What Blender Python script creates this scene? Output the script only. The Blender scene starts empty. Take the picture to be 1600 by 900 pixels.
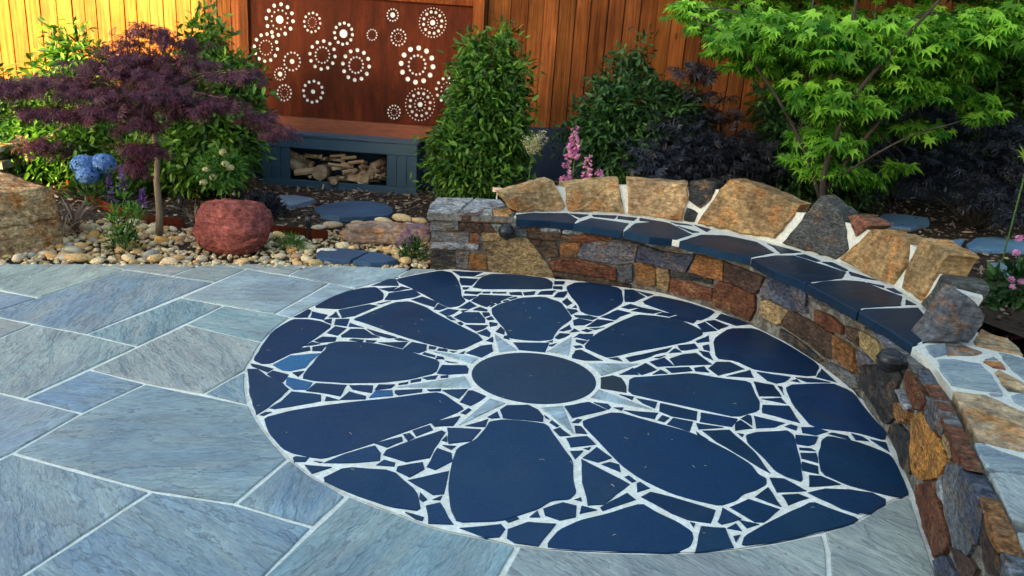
import bpy, bmesh, math, random
import numpy as np
from mathutils import Vector, Matrix, noise
R = math.radians
random.seed(7); np.random.seed(7)
sc = bpy.context.scene
col = sc.collection

# ---------------------------------------------------------------- camera
F_PX, PITCH, ROLL, EYE = 1228.0, R(17.1), R(4.09), 1.6
cp, sp, cr, sr = math.cos(PITCH), math.sin(PITCH), math.cos(ROLL), math.sin(ROLL)
FWD = Vector((0, cp, -sp)); _r = Vector((1, 0, 0)); _u = Vector((0, sp, cp))
RGT = cr*_r + sr*_u; UPV = -sr*_r + cr*_u
CAM = Vector((0, 0, EYE))
cd = bpy.data.cameras.new('camera'); cam = bpy.data.objects.new('camera', cd); col.objects.link(cam)
cd.sensor_width = 36; cd.lens = 36*F_PX/1600; cd.clip_end = 500; cd.clip_start = .05
cam.matrix_world = Matrix(((RGT.x, UPV.x, -FWD.x, 0), (RGT.y, UPV.y, -FWD.y, 0), (RGT.z, UPV.z, -FWD.z, EYE), (0, 0, 0, 1)))
sc.camera = cam

# ---------------------------------------------------------------- light
SUN_EL, SUN_DIR = 12.0, (0.62, 1.0)          # light travels towards +x, +y (sun low behind, to the left)
w = bpy.data.worlds.new('World'); sc.world = w; w.use_nodes = True
nt = w.node_tree; sky = nt.nodes.new('ShaderNodeTexSky'); sky.sky_type = 'NISHITA'; sky.sun_disc = False
az = math.atan2(-SUN_DIR[0], -SUN_DIR[1])     # compass direction of the sun
sky.sun_elevation = R(SUN_EL); sky.sun_rotation = az % (2*math.pi)
sky.dust_density = 1.5; sky.ozone_density = 0.5; sky.air_density = 0.8
_t = nt.nodes.new('ShaderNodeMix'); _t.data_type = 'RGBA'; _t.blend_type = 'MULTIPLY'; _t.inputs[0].default_value = 1; _t.inputs[7].default_value = (1, .955, .80, 1)
nt.links.new(sky.outputs[0], _t.inputs[6]); nt.links.new(_t.outputs[2], nt.nodes['Background'].inputs[0]); nt.nodes['Background'].inputs[1].default_value = 0.15
sl = bpy.data.lights.new('sun', 'SUN'); sl.energy = 5; sl.angle = R(0.5); sl.color = (1, .84, .24)
so = bpy.data.objects.new('sun', sl); col.objects.link(so)
_h = Vector((SUN_DIR[0], SUN_DIR[1], 0)).normalized()*math.cos(R(SUN_EL)); _d = Vector((_h.x, _h.y, -math.sin(R(SUN_EL))))
so.rotation_euler = _d.to_track_quat('-Z', 'Y').to_euler()
sc.view_settings.view_transform = 'Standard'; sc.view_settings.look = 'None'
sc.view_settings.exposure = 2.6; sc.view_settings.gamma = 1
sc.render.engine = 'CYCLES'

# ---------------------------------------------------------------- measuring helpers
def ray(px, py): return (px-800)/F_PX*RGT + (450-py)/F_PX*UPV + FWD
def onz(px, py, z=0.0):
    d = ray(px, py); t = (z-EYE)/d.z; return CAM + d*t
def ony(px, py, y):
    d = ray(px, py); return CAM + d*(y/d.y)
class Face:
    """ruled surface standing on a ground line at height z0, leaning back by `lean`; (s, z) are metres along it and up"""
    def __init__(self, pts, z0=0.0, lean=0.0):
        self.p = [Vector((a, b)) for a, b in pts]; self.s = [0]; self.z0 = z0; self.lean = lean
        for a, b in zip(self.p, self.p[1:]): self.s.append(self.s[-1]+(b-a).length)
    def hit(self, px, py):
        d = ray(px, py); best = None
        for i in range(len(self.p)-1):
            a, b = self.p[i], self.p[i+1]; e = b-a; L = e.length; e = e/L; o = Vector((-e.y, e.x))   # o points away from the viewer's side
            # plane: (P-a).o - lean*(z-z0) = 0
            den = d.x*o.x+d.y*o.y-self.lean*d.z
            if abs(den) < 1e-9: continue
            t = (a.x*o.x+a.y*o.y+self.lean*(EYE-self.z0))/den
            if t <= 0: continue
            P = CAM+d*t; u = (P.x-a.x)*e.x+(P.y-a.y)*e.y
            bad = max(0, -u, u-L)
            if P.z > 3 or P.z < -1: continue
            if i == 0 and u < 0: bad *= .01
            if i == len(self.p)-2 and u > L: bad *= .3
            if best is None or (bad, t) < (best[0], best[1]): best = (round(bad, 4), t, self.s[i]+u, P.z)
        return best[2], best[3]
    def at(self, s, z, w=0.0):
        i = 0
        while i < len(self.p)-2 and s > self.s[i+1]: i += 1
        a, b = self.p[i], self.p[i+1]; e = (b-a); q = a + e*((s-self.s[i])/e.length)
        def nrm(k):
            k = max(0, min(len(self.p)-2, k)); f = (self.p[k+1]-self.p[k]).normalized(); return Vector((f.y, -f.x))
        u = min(1, max(0, (s-self.s[i])/e.length))
        n = nrm(i)*(1-abs(u-.5)) + (nrm(i+1) if u > .5 else nrm(i-1))*abs(u-.5); n.normalize()
        w = w-self.lean*(z-self.z0)
        return Vector((q.x+n.x*w, q.y+n.y*w, z))
def smooth_line(pts, n=8):
    out = []
    P = [Vector(p) for p in pts]; P = [2*P[0]-P[1]]+P+[2*P[-1]-P[-2]]
    for i in range(1, len(P)-2):
        for k in range(n):
            t = k/n
            out.append(tuple(0.5*((2*P[i])+(-P[i-1]+P[i+1])*t+(2*P[i-1]-5*P[i]+4*P[i+1]-P[i+2])*t*t+(-P[i-1]+3*P[i]-3*P[i+1]+P[i+2])*t**3)))
    out.append(tuple(P[-2])); return out

# ---------------------------------------------------------------- objects
def tag(o, label=None, cat=None, group=None, kind=None):
    if label: o['label'] = label
    if cat: o['category'] = cat
    if group: o['group'] = group
    if kind: o['kind'] = kind
    return o
def empty(name, loc, label, cat, group=None):
    o = bpy.data.objects.new(name, None); o.location = loc; col.objects.link(o); o.empty_display_size = .1
    return tag(o, label, cat, group)
def link(name, me, parent=None, color=None, m=None):
    o = bpy.data.objects.new(name, me); col.objects.link(o)
    if m is not None and len(me.materials) == 0: me.materials.append(m)
    if parent is not None:
        o.parent = parent; o.matrix_parent_inverse = Matrix.Translation(-parent.location) if parent.type == 'EMPTY' else Matrix()
    if color is not None: o.color = (*color, 1)
    return o
def mesh(name, V, Fc, smooth=False):
    me = bpy.data.meshes.new(name); me.from_pydata([tuple(v) for v in V], [], Fc)
    if smooth: me.polygons.foreach_set('use_smooth', [True]*len(me.polygons))
    me.update(); return me
def fast_mesh(name, V, T, smooth=False):
    """V (n,3) float array, T (m,3) int array"""
    me = bpy.data.meshes.new(name); V = np.asarray(V, np.float32); T = np.asarray(T, np.int32)
    me.vertices.add(len(V)); me.vertices.foreach_set('co', V.ravel())
    me.loops.add(T.size); me.loops.foreach_set('vertex_index', T.ravel())
    me.polygons.add(len(T)); me.polygons.foreach_set('loop_start', np.arange(0, T.size, T.shape[1], dtype=np.int32))
    me.polygons.foreach_set('loop_total', np.full(len(T), T.shape[1], np.int32))
    if smooth: me.polygons.foreach_set('use_smooth', np.ones(len(T), bool))
    me.update(calc_edges=True); return me
class MB:
    def __init__(s): s.V = []; s.F = []
    def box(s, x0, x1, y0, y1, z0, z1, M=None):
        b = len(s.V)
        for x, y, z in ((x0,y0,z0),(x1,y0,z0),(x1,y1,z0),(x0,y1,z0),(x0,y0,z1),(x1,y0,z1),(x1,y1,z1),(x0,y1,z1)):
            v = Vector((x, y, z)); s.V.append(M @ v if M else v)
        s.F += [(b+i for i in f) for f in ()]
        for f in ((3,2,1,0),(4,5,6,7),(0,1,5,4),(1,2,6,5),(2,3,7,6),(3,0,4,7)): s.F.append(tuple(b+i for i in f))
        return s
    def tube(s, pts, rad, n=8):
        pts = [Vector(p) for p in pts]; b = len(s.V)
        for i, p in enumerate(pts):
            d = (pts[min(i+1, len(pts)-1)]-pts[max(i-1, 0)]).normalized()
            a = d.orthogonal().normalized() if i == 0 else (a - d*a.dot(d)).normalized()
            c = d.cross(a); r = rad[i] if hasattr(rad, '__len__') else rad
            for k in range(n):
                t = 2*math.pi*k/n; s.V.append(p + (a*math.cos(t)+c*math.sin(t))*r)
        for i in range(len(pts)-1):
            for k in range(n): s.F.append((b+i*n+k, b+i*n+(k+1) % n, b+(i+1)*n+(k+1) % n, b+(i+1)*n+k))
        s.F.append(tuple(b+k for k in range(n))[::-1]); s.F.append(tuple(b+(len(pts)-1)*n+k for k in range(n)))
        return s
    def build(s, name, m, parent=None, smooth=False, color=None, bevel=0):
        me = mesh(name, s.V, s.F, smooth); o = link(name, me, parent, color, m)
        if bevel:
            bm = bmesh.new(); bm.from_mesh(me); bmesh.ops.bevel(bm, geom=bm.edges[:], offset=bevel, segments=1, affect='EDGES'); bm.to_mesh(me); bm.free()
        return o

# ---------------------------------------------------------------- materials
def new_mat(name):
    m = bpy.data.materials.new(name); m.use_nodes = True; n = m.node_tree.nodes; l = m.node_tree.links
    return m, n, l, n['Principled BSDF']
def N(n, t, **kw):
    x = n.new('ShaderNode'+t)
    for k, v in kw.items():
        if k in ('inp',):
            for a, b in v.items(): x.inputs[a].default_value = b
        else: setattr(x, k, v)
    return x
def mixc(n, l, fac, a, b, mode='MIX'):
    x = N(n, 'Mix', data_type='RGBA', blend_type=mode)
    for sock, v in ((x.inputs[0], fac), (x.inputs[6], a), (x.inputs[7], b)):
        if hasattr(v, 'links') or hasattr(v, 'is_output'): l.new(v, sock)
        else: sock.default_value = v if not isinstance(v, tuple) else (*v, 1) if len(v) == 3 else v
    return x.outputs[2]
def ramp(n, l, src, stops):
    x = N(n, 'ValToRGB'); l.new(src, x.inputs[0]); e = x.color_ramp.elements
    while len(e) < len(stops): e.new(.5)
    for i, (p, c) in enumerate(stops): e[i].position = p; e[i].color = (*c, 1) if len(c) == 3 else c
    return x.outputs[0]
def noise_tex(n, l, vec, scale, detail=6, rough=.6, dist=0.0):
    x = N(n, 'TexNoise', inp={'Scale': scale, 'Detail': detail, 'Roughness': rough, 'Distortion': dist}); l.new(vec, x.inputs['Vector']); return x
def vec_obj(n, l, scale=(1, 1, 1), rnd=False, rot=(0, 0, 0)):
    tc = N(n, 'TexCoord'); mp = N(n, 'Mapping'); mp.inputs['Scale'].default_value = scale; mp.inputs['Rotation'].default_value = rot
    if rnd:
        oi = N(n, 'ObjectInfo'); vm = N(n, 'VectorMath', operation='MULTIPLY_ADD'); vm.inputs[1].default_value = (1, 1, 1)
        cx = N(n, 'CombineXYZ'); ml = N(n, 'Math', operation='MULTIPLY'); ml.inputs[1].default_value = 57.0
        l.new(oi.outputs['Random'], ml.inputs[0])
        for k in range(3): l.new(ml.outputs[0], cx.inputs[k])
        l.new(tc.outputs['Object'], vm.inputs[0]); l.new(cx.outputs[0], vm.inputs[2]); l.new(vm.outputs[0], mp.inputs[0])
    else: l.new(tc.outputs['Object'], mp.inputs[0])
    return mp.outputs[0]
def bump(n, l, b, h, strength=.5, dist=.01, prev=None):
    x = N(n, 'Bump', inp={'Strength': strength, 'Distance': dist}); l.new(h, x.inputs['Height'])
    if prev is not None: l.new(prev, x.inputs['Normal'])
    l.new(x.outputs[0], b.inputs['Normal']); return x.outputs[0]

def stone_mat(name, second, amount=(.45, .62), rough=.75, scale=9, bumpd=.012, stretch=(1, 1, 1), spec=.15, k=1.0):
    """object colour, blotched with a second mineral colour"""
    m, n, l, b = new_mat(name); v = vec_obj(n, l, stretch, True); oi = N(n, 'ObjectInfo')
    n1 = noise_tex(n, l, v, scale, 8, .65, .4); n2 = noise_tex(n, l, v, scale*5, 6, .7); n3 = noise_tex(n, l, v, scale*.45, 4, .6, .8)
    f = ramp(n, l, n1.outputs[0], [(amount[0], (0, 0, 0)), (amount[1], (1, 1, 1))])
    c = mixc(n, l, f, oi.outputs['Color'], second)
    mp2 = N(n, 'Mapping'); mp2.inputs['Scale'].default_value = (1, 1, 5); l.new(v, mp2.inputs[0]); n4 = noise_tex(n, l, mp2.outputs[0], scale*2.2, 7, .75, .5)
    v2 = ramp(n, l, n2.outputs[0], [(.33, (1-.7*k,)*3), (.5, (1, 1, 1)), (.68, (1+.9*k,)*3)])
    c = mixc(n, l, 1.0, c, ramp(n, l, n4.outputs[0], [(.36, (1-.65*k, 1-.64*k, 1-.6*k)), (.5, (1, 1, 1)), (.66, (1+.7*k, 1+.65*k, 1+.6*k))]), 'MULTIPLY')
    c = mixc(n, l, 1.0, c, v2, 'MULTIPLY')
    v3 = ramp(n, l, n3.outputs[0], [(.35, (.6, .6, .65)), (.6, (1.2, 1.15, 1.1))])
    c = mixc(n, l, 1.0, c, v3, 'MULTIPLY'); l.new(c, b.inputs['Base Color'])
    b.inputs['Roughness'].default_value = rough; b.inputs['Specular IOR Level'].default_value = spec
    p = bump(n, l, b, n2.outputs[0], .9, bumpd); p = bump(n, l, b, n4.outputs[0], .8, bumpd, p); bump(n, l, b, n1.outputs[0], .8, bumpd*2, p)
    return m
M = {}
M['wallstone'] = stone_mat('wall_stone_rock', (.16, .10, .055), (.52, .66), .55, 9, .010, (1, 1, 1.6))
M['tanstone'] = stone_mat('tan_stone_rock', (.42, .20, .07), (.50, .64), .8, 6, .014, k=.68)
M['boulder'] = stone_mat('boulder_rock', (.46, .19, .06), (.46, .62), .9, 7, .02, k=.8)
M['redrock'] = stone_mat('red_rock', (.13, .07, .075), (.56, .72), .9, 6, .05, k=.6)
M['pebble'] = stone_mat('pebble_rock', (.52, .40, .24), (.5, .7), .55, 20, .002)

def mat_paving():
    m, n, l, b = new_mat('blue_sandstone'); v0 = vec_obj(n, l, (1, 1, 1), True); oi = N(n, 'ObjectInfo')
    an = N(n, 'Math', operation='MULTIPLY_ADD'); an.inputs[1].default_value = 3.1; an.inputs[2].default_value = -2.1; l.new(oi.outputs['Random'], an.inputs[0])
    vr = N(n, 'VectorRotate', rotation_type='Z_AXIS'); l.new(v0, vr.inputs['Vector']); l.new(an.outputs[0], vr.inputs['Angle']); v = vr.outputs[0]
    def mp(sx, sy): q = N(n, 'Mapping'); q.inputs['Scale'].default_value = (sx, sy, 1); l.new(v, q.inputs[0]); return q.outputs[0]
    big = noise_tex(n, l, v, 1.7, 5, .6, 1.2); band = noise_tex(n, l, mp(1, 3.5), 2.0, 7, .6, .5); fine = noise_tex(n, l, mp(1, 4), 26, 6, .75, .4); grit = noise_tex(n, l, v, 140, 3, .7)
    cl = noise_tex(n, l, mp(1, 3.2), 2.1, 5, .55, .25); cl2 = noise_tex(n, l, mp(1, 4.5), 7, 4, .55, .2)
    c = mixc(n, l, ramp(n, l, band.outputs[0], [(.38, (0, 0, 0)), (.62, (1, 1, 1))]), oi.outputs['Color'], (.30, .345, .335))
    c = mixc(n, l, .25, c, oi.outputs['Color'])
    c = mixc(n, l, 1.0, c, ramp(n, l, big.outputs[0], [(.34, (.80, .80, .84)), (.66, (1.18, 1.19, 1.16))]), 'MULTIPLY')
    c = mixc(n, l, 1.0, c, ramp(n, l, fine.outputs[0], [(.34, (.72, .73, .76)), (.5, (1, 1, 1)), (.66, (1.2, 1.2, 1.2))]), 'MULTIPLY')
    lines = ramp(n, l, cl.outputs[0], [(.0, (1, 1, 1)), (.455, (1, 1, 1)), (.466, (.36, .38, .42)), (.478, (1.28, 1.28, 1.28)), (.53, (1, 1, 1)), (.575, (1, 1, 1)), (.583, (.42, .44, .48)), (.594, (1.22, 1.22, 1.22)), (.65, (1, 1, 1))])  # cleft lines, with step-edge highlights painted into the colour
    marks = ramp(n, l, cl2.outputs[0], [(.0, (1, 1, 1)), (.395, (1, 1, 1)), (.405, (.55, .56, .6)), (.415, (1, 1, 1))])
    c = mixc(n, l, .62, c, lines, 'MULTIPLY'); c = mixc(n, l, .55, c, marks, 'MULTIPLY')
    l.new(c, b.inputs['Base Color']); b.inputs['Roughness'].default_value = .55; b.inputs['Specular IOR Level'].default_value = .3
    st = N(n, 'Math', operation='MULTIPLY'); st.inputs[1].default_value = 8.5; l.new(cl.outputs[0], st.inputs[0])
    fr = N(n, 'Math', operation='FLOOR'); l.new(st.outputs[0], fr.inputs[0]); ad = N(n, 'Math', operation='MULTIPLY_ADD'); ad.inputs[1].default_value = .10; l.new(fr.outputs[0], ad.inputs[0]); l.new(cl.outputs[0], ad.inputs[2])
    p = bump(n, l, b, ad.outputs[0], 1.0, .045); p = bump(n, l, b, fine.outputs[0], .5, .004, p); bump(n, l, b, grit.outputs[0], .25, .001, p)
    return m
M['paving'] = mat_paving()
def mat_slate():
    m, n, l, b = new_mat('honed_slate'); v = vec_obj(n, l, (1, 1, 1), True); oi = N(n, 'ObjectInfo')
    a = noise_tex(n, l, v, 3, 5, .6, .5); f = noise_tex(n, l, v, 160, 3, .7); g = noise_tex(n, l, v, 40, 4, .6)
    c = mixc(n, l, 1.0, oi.outputs['Color'], ramp(n, l, a.outputs[0], [(.3, (.8, .8, .82)), (.7, (1.2, 1.2, 1.18))]), 'MULTIPLY')
    c = mixc(n, l, 1.0, c, ramp(n, l, f.outputs[0], [(.3, (.55, .55, .55)), (.5, (1, 1, 1)), (.70, (2.0, 1.95, 1.9))]), 'MULTIPLY')
    du = noise_tex(n, l, v, 1.6, 7, .68, .8); c = mixc(n, l, ramp(n, l, du.outputs[0], [(.48, (0, 0, 0)), (.72, (.55, .55, .55))]), c, (.022, .045, .078))
    l.new(c, b.inputs['Base Color']); b.inputs['Specular IOR Level'].default_value = .62; b.inputs['Specular Tint'].default_value = (.12, .45, 1, 1)
    l.new(ramp(n, l, a.outputs[0], [(.3, (.40,)*3), (.7, (.58,)*3)]), b.inputs['Roughness'])
    cf = noise_tex(n, l, v, 3.5, 6, .6, 1.2); p0 = bump(n, l, b, ramp(n, l, cf.outputs[0], [(.40, (0,)*3), (.42, (.5,)*3), (.60, (.6,)*3), (.615, (1,)*3)]), .35, .004)
    p = bump(n, l, b, g.outputs[0], .35, .003, p0); bump(n, l, b, f.outputs[0], .4, .001, p)
    return m
M['slate'] = mat_slate()
def mat_plain(name, colr, rough=.8, var=.25, scale=20, b_d=.003, spec=.4, stretch=(1, 1, 1), emit=None, second=None):
    m, n, l, b = new_mat(name); v = vec_obj(n, l, stretch); t = noise_tex(n, l, v, scale, 6, .65)
    c = mixc(n, l, 1.0, colr, ramp(n, l, t.outputs[0], [(.3, (1-var,)*3), (.7, (1+var,)*3)]), 'MULTIPLY')
    if second:
        t2 = noise_tex(n, l, v, scale*.3, 6, .7, .5); c = mixc(n, l, ramp(n, l, t2.outputs[0], [(.45, (0, 0, 0)), (.62, (1, 1, 1))]), c, second)
    l.new(c, b.inputs['Base Color']); b.inputs['Roughness'].default_value = rough; b.inputs['Specular IOR Level'].default_value = spec
    if b_d: bump(n, l, b, t.outputs[0], .6, b_d)
    if emit: b.inputs['Emission Color'].default_value = (*emit[0], 1); b.inputs['Emission Strength'].default_value = emit[1]
    return m
M['grout'] = mat_plain('cream_grout', (.92, .90, .82), .9, .2, 70, .005, .3, second=(.80, .75, .62))
M['mortar'] = mat_plain('pale_mortar', (.66, .66, .60), .95, .2, 60, .01, .2)
M['darkmortar'] = mat_plain('dark_joint_mortar', (.10, .09, .08), .95, .4, 50, .012, .2, second=(.26, .25, .23))
M['soil'] = mat_plain('bark_soil', (.045, .032, .024), 1, .5, 30, .02, .1)
M['navy'] = mat_plain('navy_painted_timber', (.030, .068, .105), .5, .18, 14, .002, .5, (1, 1, 12))
M['navyh'] = mat_plain('navy_painted_beam', (.036, .078, .118), .5, .18, 14, .002, .5, (.3, 8, 8))
M['navyw'] = mat_plain('navy_rendered_plinth', (.010, .022, .055), .7, .3, 60, .003, .4)
M['black'] = mat_plain('black_metal', (.012, .013, .017), .35, .2, 40, .0004, .5)
M['backwhite'] = mat_plain('white_backing', (.86, .9, .9), .5, .04, 20, 0, .4)
M['cardwhite'] = mat_plain('white_block', (.8, .8, .78), .7, .05, 30, 0)
M['render'] = mat_plain('pale_render', (.5, .48, .44), .9, .1, 30, .003)
M['rooftile'] = mat_plain('grey_roof_tiles', (.12, .12, .13), .8, .2, 10, .01)

def mat_fence():
    m, n, l, b = new_mat('stained_cedar'); oi = N(n, 'ObjectInfo'); v = vec_obj(n, l, (1, 1, 1), True)
    mp = N(n, 'Mapping'); mp.inputs['Scale'].default_value = (26, 26, .9); l.new(v, mp.inputs[0])
    g = noise_tex(n, l, mp.outputs[0], 1.6, 8, .7, .6); k = noise_tex(n, l, v, 2.5, 4, .6); kn = N(n, 'TexVoronoi', feature='F1', inp={'Scale': 3.0})
    mk = N(n, 'Mapping'); mk.inputs['Scale'].default_value = (1.6, 1.6, .45); l.new(v, mk.inputs[0]); l.new(mk.outputs[0], kn.inputs['Vector'])
    c = ramp(n, l, g.outputs[0], [(.25, (.036, .012, .006)), (.5, (.185, .060, .017)), (.75, (.34, .13, .042))])
    c = mixc(n, l, 1.0, c, oi.outputs['Color'], 'MULTIPLY')
    c = mixc(n, l, 1.0, c, ramp(n, l, k.outputs[0], [(.3, (.72, .68, .66)), (.7, (1.2, 1.2, 1.2))]), 'MULTIPLY')
    c = mixc(n, l, ramp(n, l, kn.outputs['Distance'], [(.035, (1, 1, 1)), (.07, (0, 0, 0))]), c, (.05, .018, .008))
    l.new(c, b.inputs['Base Color']); b.inputs['Roughness'].default_value = .6; b.inputs['Specular IOR Level'].default_value = .08
    bump(n, l, b, g.outputs[0], .6, .004); return m
M['fence'] = mat_fence()
def mat_rust():
    m, n, l, b = new_mat('rusted_steel'); v = vec_obj(n, l); mp = N(n, 'Mapping'); mp.inputs['Scale'].default_value = (6, 6, 1.0); l.new(v, mp.inputs[0])
    a = noise_tex(n, l, mp.outputs[0], 2.2, 8, .7, .3); f = noise_tex(n, l, v, 60, 4, .7); g = noise_tex(n, l, v, 1.5, 3, .5)
    c = ramp(n, l, a.outputs[0], [(.3, (.035, .008, .004)), (.55, (.085, .016, .005)), (.75, (.15, .034, .009))])
    c = mixc(n, l, 1.0, c, ramp(n, l, f.outputs[0], [(.3, (.8, .8, .8)), (.7, (1.2, 1.2, 1.2))]), 'MULTIPLY')
    c = mixc(n, l, 1.0, c, ramp(n, l, g.outputs[0], [(.35, (.8, .8, .8)), (.65, (1.25, 1.2, 1.2))]), 'MULTIPLY')
    l.new(c, b.inputs['Base Color']); b.inputs['Roughness'].default_value = .62; b.inputs['Specular IOR Level'].default_value = .1; bump(n, l, b, f.outputs[0], .3, .002); return m
M['rust'] = mat_rust()
def leaf_mat(name, dark, light, rough=.45, trans=.3, vein=None):
    m, n, l, b = new_mat(name); g = N(n, 'NewGeometry'); oi = N(n, 'ObjectInfo')
    ad = N(n, 'Math', operation='ADD'); l.new(g.outputs['Random Per Island'], ad.inputs[0]); l.new(oi.outputs['Random'], ad.inputs[1])
    md = N(n, 'Math', operation='FRACT'); l.new(ad.outputs[0], md.inputs[0])
    mid = tuple((a*.6+b_*.4) for a, b_ in zip(dark, light))
    c = ramp(n, l, md.outputs[0], [(.0, dark), (.55, mid), (1, light)])
    l.new(c, b.inputs['Base Color']); b.inputs['Roughness'].default_value = rough; b.inputs['Specular IOR Level'].default_value = .28
    tr = N(n, 'BsdfTranslucent'); mc = mixc(n, l, 1.0, c, (1.3, 1.5, .7), 'MULTIPLY'); l.new(mc, tr.inputs[0])
    mx = N(n, 'MixShader'); mx.inputs[0].default_value = trans; l.new(b.outputs[0], mx.inputs[1]); l.new(tr.outputs[0], mx.inputs[2])
    l.new(mx.outputs[0], n['Material Output'].inputs[0]); return m
M['lf_laurel'] = leaf_mat('glossy_green_leaf', (.007, .038, .007), (.16, .33, .045))
M['lf_dark'] = leaf_mat('dark_green_leaf', (.006, .028, .010), (.08, .19, .06))
M['lf_maple'] = leaf_mat('bright_maple_leaf', (.015, .12, .010), (.34, .66, .07), .5, .45)
M['lf_purple'] = leaf_mat('purple_maple_leaf', (.012, .006, .013), (.17, .045, .085), .55, .3)
M['lf_black'] = leaf_mat('black_elder_leaf', (.003, .004, .009), (.055, .062, .095), .35, .1)
M['lf_grey'] = leaf_mat('grey_green_leaf', (.06, .12, .07), (.22, .34, .22), .5, .2)
M['lf_fresh'] = leaf_mat('fresh_green_leaf', (.03, .11, .02), (.16, .34, .06), .5, .3)
M['lf_cream'] = leaf_mat('cream_flower', (.45, .42, .28), (.8, .76, .6), .6, .3)
M['lf_blue'] = leaf_mat('blue_petal', (.05, .15, .55), (.22, .42, .85), .6, .3)
M['lf_pink'] = leaf_mat('pink_petal', (.55, .16, .42), (.85, .45, .72), .6, .3)
M['lf_violet'] = leaf_mat('violet_petal', (.10, .03, .28), (.32, .12, .6), .6, .2)
M['lf_strap'] = leaf_mat('purple_strap_leaf', (.11, .05, .06), (.50, .42, .30), .5, .2)
M['lf_lime'] = leaf_mat('lime_leaf', (.2, .3, .03), (.55, .65, .1), .5, .4)
M['chips'] = leaf_mat('bark_chips', (.018, .011, .008), (.48, .36, .26), .9, .0)
M['gravel'] = leaf_mat('small_gravel', (.34, .22, .10), (.8, .66, .42), .7, .0)
M['bark'] = mat_plain('grey_tan_bark', (.22, .17, .12), .9, .35, 25, .006, .2, (1, 1, .3))
M['darkbark'] = mat_plain('dark_bark', (.05, .04, .035), .9, .35, 25, .006, .2, (1, 1, .3))
M['stem'] = mat_plain('green_stem', (.06, .13, .03), .7, .2, 25, 0)
M['needle'] = mat_plain('dry_needle', (.6, .5, .35), .8, .2, 25, 0)
M['logbark'] = mat_plain('log_bark', (.20, .125, .075), .95, .5, 18, .01, .2, second=(.42, .30, .19))
M['logend'] = mat_plain('cut_wood', (.46, .31, .19), .9, .3, 30, .004, .2, second=(.18, .10, .06))
M['split'] = mat_plain('split_wood', (.50, .34, .20), .9, .3, 14, .006, .2, (1, 1, 1), second=(.42, .25, .13))

# outlines measured off the place, one per stone: view key, then x,y pairs
VIEWS = {'T1':(700,530,4),'T2':(1000,560,4),'T3':(580,410,5),'T4':(380,470,5),'D':(380,400,4),'E':(700,400,4),
 'F':(1000,440,4),'G':(380,600,4),'H':(700,640,4),'I':(1050,640,4),'P':(0,0,1),
 'W1':(660,300,6.667),'W2':(860,340,6.667),'W3':(1060,390,6.667),'W4':(1220,450,6.667),'W5':(1280,540,5),'W6':(1280,720,5),
 'W7':(1400,500,4.5),'A7':(660,200,4),'A8':(1000,230,4),'A9':(1200,400,4),'B':(1200,230,4),'K':(380,280,5.333)}
def outlines(text):
    out = []
    for line in text.strip().split('\n'):
        t = line.split()
        if not t: continue
        ox, oy, s = VIEWS[t[0]]
        tag = None
        if t[1].isalpha(): tag = t[1]; t = t[1:]
        out.append((tag, [(ox+float(p.split(',')[0])/s, oy+float(p.split(',')[1])/s) for p in t[1:]]))
    return out
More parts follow.
